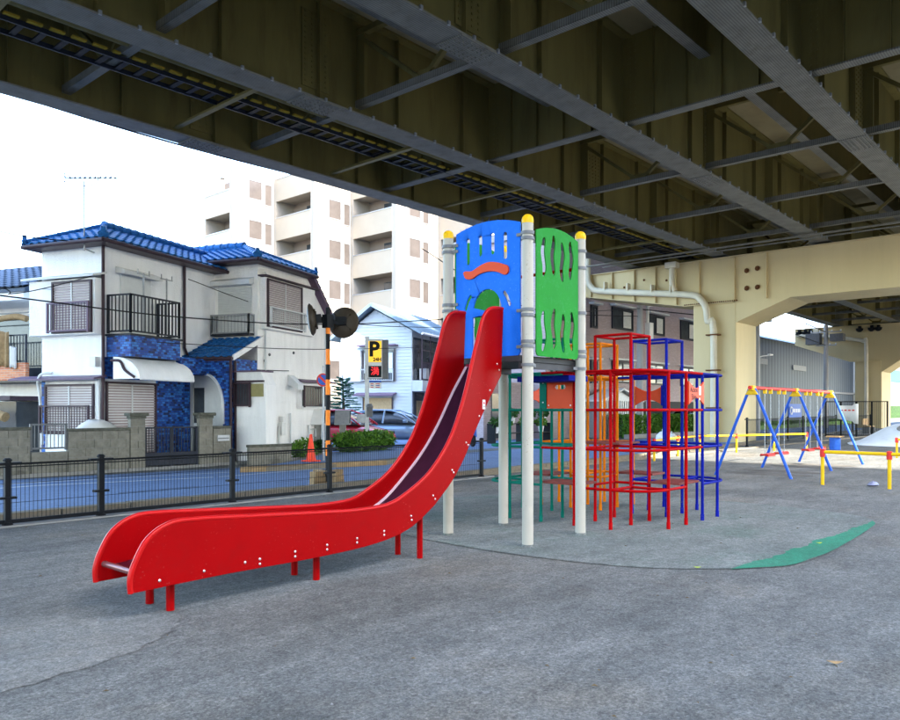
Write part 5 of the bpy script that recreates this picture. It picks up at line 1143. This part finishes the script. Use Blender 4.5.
MB().prism([(-.75,-.14,.4),(-.2,-.14,.3),(.25,-.14,.28),(.45,-.14,.9),(.35,-.14,.92),(.15,-.14,.42),(-.1,-.14,.7),(-.7,-.14,.75)],(0,.28,0)).build('body','blue',bk,bevel=.04)
MB().box(-.72,-.1,-.13,.13,.74,.82).build('seat','black',bk,bevel=.03); MB().tube([(.38,-.32,1.02),(.36,0,.98),(.38,.32,1.02)],.018,6).tube([(.38,0,1.0),(.6,0,.28)],.03,6).build('handlebar','black',bk,smooth=50)
for k,(u,v,r_,lab) in enumerate(((33.6,16.4,.33,'white rubbish bag on the kerb behind the climbing frame'),(34.7,16.5,.26,'smaller white rubbish bag beside the larger one'))):
    bb = MB().lathe([(r_*.7,0),(r_,.12),(r_*.95,.3*r_/.33),(r_*.5,.45*r_/.33),(r_*.12,.5*r_/.33),(r_*.18,.58*r_/.33)],n=14); rg = random.Random(k); bb.v = [(x*(1+rg.uniform(-.12,.12)),y*(1+rg.uniform(-.12,.12)),z*(1+rg.uniform(-.06,.06))) for x,y,z in bb.v]
    o = bb.build('rubbish_bag','white',None,smooth=70); o.location = (u,v,.0); tag(o,lab,'rubbish bag')
# ================================================================== poles, wires
def upole(x,y,h,r,lab,arms=(),lamp=None,m='pole'):
    t = thing('utility_pole',lab,'utility pole',(x,y,0),0,'utility poles')
    MB().lathe([(r,-.2),(r*.75,h)],n=14).build('pole',m,t,smooth=40)
    for z,w in arms: MB().bar((0,-w,z),(0,w,z),.09,.09).build('cross_arm','steel',t); 
    for z,w in arms:
        for s in (-1,-.4,.4,1): MB().lathe([(.05,0),(.07,.05),(.05,.12)],(0,s*w*.95,z+.05),8).build('insulator','white',t)
    if lamp:
        z,L_ = lamp; a = MB().tube(spline([(0,0,z),(.2*L_,-.1,z+.25),(L_,-.2,z+.4)],4),.035,6).build('lamp_arm','steel',t,smooth=50); MB().prism([(L_-.1,-.28,z+.36),(L_+.55,-.28,z+.42),(L_+.5,-.28,z+.5),(L_-.05,-.28,z+.5)],(0,.18,0)).build('lamp_head','white',a,bevel=.03)
    return t
upole(38.2,20.0,8.4,.2,'grey utility pole in front of the mauve building',(),(3.4,1.0)); 
t = thing('signal_mast','slim white mast beside the grey utility pole','pole',(38.9,19.9,0)); MB().lathe([(.09,0),(.08,8.2)],n=10).build('pole','white',t,smooth=40); MB().tube([(0,0,7.2),(1.6,-.2,7.5)],.04,6).box(-.1,.3,-.2,.1,5.4,6.3).build('bracket','white',t)
upole(48.8,17.5,11,.2,'utility pole just right of the cream pier',((7.0,.9),),(4.6,1.6))
tp_ = upole(68.8,19.0,8.6,.22,'utility pole with grey transformer boxes in front of the silver building',((8.0,1.2),(6.9,.8)))
MB().box(-.4,.4,.4,1.5,7.0,7.9).build('transformer','clamp',tp_); MB().box(-.4,.4,-1.4,-.4,7.2,7.8).build('transformer','clamp',tp_)
def wire(pts,r,lab,n=10):
    o = MB().tube(spline(pts,n),r,5).build('overhead_wire','wire',None); tag(o,lab,'wire','overhead wires')
wire([(-2,17,4.0),(5.6,17,3.8),(9.4,17,3.72),(13.7,17,3.9),(18.9,17,4.5),(38,19.9,7.0)],.016,'thick black cable sagging across the front of the blue roofed house')
wire([(-2,17.6,4.9),(5.2,17.6,4.15),(6.4,18.6,4.1),(8.7,19.4,4.95)],.012,'black service cable reaching the corner of the blue roofed house')
wire([(-4,21.5,10.2),(10.7,21.6,9.55),(24.3,21.6,9.95),(38,21.6,10.6)],.03,'long cable running below the viaduct edge across the apartment block')
wire([(10.6,18.6,4.95),(14.4,20.2,4.7),(18.9,20,4.5),(30,22,5.5)],.012,'thin wire passing the shuttered windows of the right wing')
wire([(9,17.2,3.1),(14,17.6,3.25),(22,18.6,3.9)],.01,'thin lower wire across the wall of the blue roofed house')
wire([(-2,20,7.6),(5.5,20.2,5.9),(8.4,19.9,5.75)],.014,'thin wire coming down to the blue tiled eave at far left')
wire([(38.2,20,8.2),(48.8,17.5,8.0),(68.8,19,8.0)],.03,'upper street wire strung between the poles right of the pier')
wire([(38.2,20,7.0),(48.8,17.5,6.9),(68.8,19,6.9)],.03,'middle street wire strung between the poles right of the pier')
wire([(48.8,17.5,7.9),(58,20.5,7.4),(75,25,8.3)],.025,'slanting wire crossing toward the silver building')
wire([(22,21,7.9),(30,21.6,6.4),(38.2,20,6.6)],.02,'wire sagging in front of the mauve building')
# ================================================================== silver building, verge, signs at right
sv = thing('silver_building','large silver corrugated metal building beyond the swings','building',(86,24.6,0))
b = MB(); n = 260
prof = []
for i in range(n+1): prof.append((-26+52*i/n, -.015 if (i//2) % 2 else 0))
b.add([(x,y,0) for x,y in prof]+[(x,y,8.0) for x,y in prof],[(i,i+1,n+2+i,n+1+i) for i in range(n)]); b.build('corrugated_wall','metalwall',sv)
MB().box(-26,26,.02,20,0,8.0).build('core','metalwall',sv); MB().prism([(-26.2,-.2,7.95),(-26.2,1.2,8.5),(-26.2,20,8.5),(-26.2,20,7.95)],(52.4,0,0)).build('roof','metalwall',sv)
MB().box(-22,14,-.25,-.05,3.3,3.5).build('dark_rail','clamp',sv); MB().box(-8,-4,-.1,-.05,5.4,5.9).build('vent_louvre','clamp',sv); MB().box(-20,-15,-.1,-.05,5.6,6.1).build('vent_louvre','clamp',sv)
vg = struct(MB().prism([(52,19.8,0),(62,21.3,0),(110,24,0),(110,24.5,.0),(60,24.5,.0),(52,22.5,.0)],(0,0,.35)).build('grass_verge','leaf'))
gv = foliage('verge_grass','leaf',None,lambda rg:(rg.uniform(52,100),0,0),1,.1)
bpy.data.objects.remove(gv)
def vf(rg):
    x = rg.uniform(53,104); y0 = 20.0+(x-52)*.09; return (x,rg.uniform(y0,24.3),.35+rg.uniform(0,.14))
g_ = foliage('verge_grass','leaf',None,vf,9000,.16,seed=70); g_['kind'] = 'stuff'
bs_ = thing('blue_sign_board','blue direction board with white lettering on the verge','sign',(66,20.6,0)); MB().box(-1.6,1.6,-.04,.04,.9,2.0).build('board','blue',bs_); MB().box(-1.5,-1.45,.05,.1,0,2).build('post','steel',bs_); MB().box(1.45,1.5,.05,.1,0,2).build('post','steel',bs_)
MB().tube([(-1.05+.28*math.cos(k*.5236),-.05,1.45+.28*math.sin(k*.5236)) for k in range(12)],.06,6,True).build('ring_mark','white',bs_)
for k in range(5): MB().box(-.5+k*.36,-.28+k*.36,-.05,-.041,1.3,1.6).build('white_mark','white',bs_)
bnr = thing('banner_gate','dark mesh gate panel with a white banner at the back of the park','gate',(47.8,11.6,0),R(-62)); MB().box(-1.6,1.6,-.02,.02,.05,.1).build('frame_rail','black',bnr); MB().box(-1.6,1.6,-.02,.02,1.95,2.0).build('frame_rail','black',bnr)
for x in (-1.6,-.8,0,.8,1.6): MB().box(x-.03,x+.03,-.03,.03,0,2.0).build('frame_post','black',bnr)
b = MB()
for k in range(32): b.box(-1.55+k*.1,-1.535+k*.1,-.008,.008,.1,1.95)
b.build('bars','black',bnr)
b = MB(); n = 10
b.add([(-1.0+1.1*i/n,-.06-.03*math.sin(i*1.1),1.75-.02*i*(j)+(-.75*j if i < 8 else -.95*j+.1)) for j in (0,1) for i in range(n+1)],[(i,i+1,n+2+i,n+1+i) for i in range(n)]); o = b.build('banner','white',bnr,smooth=60); sm = o.modifiers.new('s','SOLIDIFY'); sm.thickness = .01
for k in range(4): MB().box(-.85+k*.2,-.72+k*.2,-.115,-.105,1.45,1.52).build('banner_mark','swingred',o)
dm = thing('blue_drum','blue drum with a wooden lid by the swings','drum',(31.13,8.28,0)); MB().lathe([(.17,0),(.19,.02),(.19,.15),(.2,.16),(.19,.17),(.19,.3),(.2,.31),(.19,.32),(.19,.48)],n=20).build('barrel','blue',dm,smooth=40); MB().box(-.32,.32,-.24,.24,.481,.53).build('lid','wood',dm,bevel=.01); MB().box(-.2,.9,.3,.6,.0,.06).box(.1,.2,.3,.6,.06,.2).build('foot_board','wood',dm)
mo = thing('play_mound','white painted concrete play mound at the right edge','play mound',(38.2,7.0,0)); bb = MB().lathe([(2.75,-.05),(2.6,.03),(2.1,.16),(1.6,.42),(1.15,.68),(.75,.84),(.4,.92),(.05,.95)],n=40); bb.v = [(x,y*(1+.05*math.sin(x*2)),z*(1+.05*math.sin(x*1.7+y))) for x,y,z in bb.v]; bb.build('mound','mound',mo,smooth=80)
MB().lathe([(.2,0),(.16,.03),(.1,.0)],n=16).build('hand_hold','concrete',mo,smooth=60).matrix_local = Matrix.Translation((-1.05,.25,.72))@Matrix.Rotation(R(-35),4,'Y')
MB().tube(spline([(-.3,.1,.9),(-.28,.05,1.12),(.05,0,1.18),(.25,0,.9)],4),.04,8).build('grab_bar','clamp',mo,smooth=60)
bc = thing('brown_bench','small brown wooden bench in front of the far pier','bench',(55,12.6,0)); MB().box(-.7,.7,-.2,.2,.42,.48).build('seat','wood',bc); MB().box(-.7,.7,.2,.25,.55,.95).build('backrest','wood',bc)
for x in (-.6,.6): MB().box(x-.04,x+.04,-.18,.24,0,.42).build('leg','clamp',bc)
shp = thing('shop_building','bright shop front with white, pink and blue sign bands at far right','shop',(108,22,0))
MB().box(-8,14,0,8,0,14).build('wall','white',shp)
for z0,z1,m in ((10.4,11.8,'swingred'),(8.6,9.6,'shutterw'),(7.2,8.2,'chutestrip'),(5.0,6.4,mat('cyan_band',(.1,.5,.65),.5)),(2.2,4.6,'curtain'),(.5,2.0,'leaf')): MB().box(-7.5,13.5,-.3,-.01,z0,z1).build('sign_band',m,shp)
for k in range(9): MB().box(-7+k*2.2,-5.6+k*2.2,-.34,-.301,7.4,8.0).build('window','glass',shp)
# ================================================================== small things on the ground
lt = MB().lathe([(.1,0),(.16,.04),(.12,.1),(.03,.12)],n=9); rg = random.Random(8); lt.v = [(x*rg.uniform(.5,1.1),y*rg.uniform(.5,.8),z*rg.uniform(.5,.9)) for x,y,z in lt.v]
o = lt.build('crumpled_bag',mat('pale_blue_plastic',(.2,.22,.32),.4),None,smooth=50); o.location = (16.88,3.8,0); tag(o,'crumpled pale plastic bag on the ground near the yellow rail','litter')
def leaf_(x,y,s,m,lab):
    b = MB(); pts = [(-1,0),(-.5,.35),(0,.45),(.5,.32),(1,0),(.5,-.3),(0,-.42),(-.5,-.33)]
    b.prism([(px_*s,py_*s,.012+abs(px_)*s*.25) for px_,py_ in pts],(0,0,.003)); o = b.build('fallen_leaf',m,None); o.location = (x,y,0); o.rotation_euler = (0,0,x*3); tag(o,lab,'leaf','fallen leaves')
ym_ = mat('yellow_green_leaf',(.35,.45,.05),.6)
leaf_(6.98,3.06,.035,ym_,'yellow green leaf on the tip of the green rim'); leaf_(9.158,2.6,.035,ym_,'yellow green leaf lying on the green rim'); leaf_(4.884,1.3,.045,'wood','brown leaf on the open ground at lower right'); leaf_(5.99,1.6,.014,'concrete','small pale scrap on the ground at right'); leaf_(7.07,1.47,.02,'concrete','pale scrap of paper near the right edge'); leaf_(3.97,3.31,.018,'concrete','white scrap of paper lying right of the slide legs')
b = MB(); rg = random.Random(12)
for k in range(1500):
    d = rg.uniform(2.6,13); a = YAW+rg.uniform(-.62,.62); x,y = d*math.cos(a),d*math.sin(a); s = rg.uniform(.002,.006)*(1.6 if rg.random() < .06 else 1)
    if y > 10.6: continue
    b.add([(x-s,y-s*.6,.0),(x+s*.8,y-s,.0),(x+s,y+s*.7,.0),(x-s*.6,y+s,.0),(x+rg.uniform(-.3,.3)*s,y,s*rg.uniform(.7,1.2))],[(0,1,4),(1,2,4),(2,3,4),(3,0,4)])
o = b.build('loose_pebbles',mat('pebble',(.15,.15,.15),.9,.4,30)); o['kind'] = 'stuff'
b = MB(); rg = random.Random(21)
for k in range(170):
    if k < 90: x, y = rg.uniform(-1,13), 10.62+abs(rg.gauss(0,.14))*-1
    else: d = rg.uniform(3,12); a = YAW+rg.uniform(-.6,.6); x, y = d*math.cos(a), d*math.sin(a)
    if y > 10.7: continue
    s = rg.uniform(.008,.022); a = rg.uniform(0,6.3); c_, s_ = math.cos(a)*s, math.sin(a)*s; z = .012
    b.add([(x-c_,y-s_,z),(x+s_*.4,y-c_*.4,z+s*.4),(x+c_,y+s_,z),(x-s_*.4,y+c_*.4,z+s*.3)],[(0,1,2,3)])
o = b.build('leaf_litter',mat('dry_leaf',(.14,.1,.05),.9,.4,3)); o['kind'] = 'stuff'
def south_shade_block(x0, x1, label):  # unseen mass added to block the sun, sized to shade the park
    t = thing('unseen_sun_block', label, 'building', ((x0+x1)/2,-54,0), 0, 'unseen sun blocks south of the viaduct'); c = (x0+x1)/2
    MB().box(x0-c,x1-c,-12,4,0,49).build('wall', 'apt2', t); MB().box(x0-c-.2,x1-c+.2,-12.2,4.2,49,49.4).build('parapet', 'concrete', t)
    wm = MB().box(-.9,.9,4.0,4.05,-.7,.7).mesh('window', 'glass')
    x = x0+2
    while x < x1-2:
        for k in range(14): place('window', wm, t, (x-c,.0,2.2+k*3.2))
        x += 3.4
south_shade_block(-45, 21.8, 'unseen tall beige block added to shade the park before the sunlit gap')
south_shade_block(31.0, 62, 'unseen long beige block added to shade the ground beyond the sunlit gap')
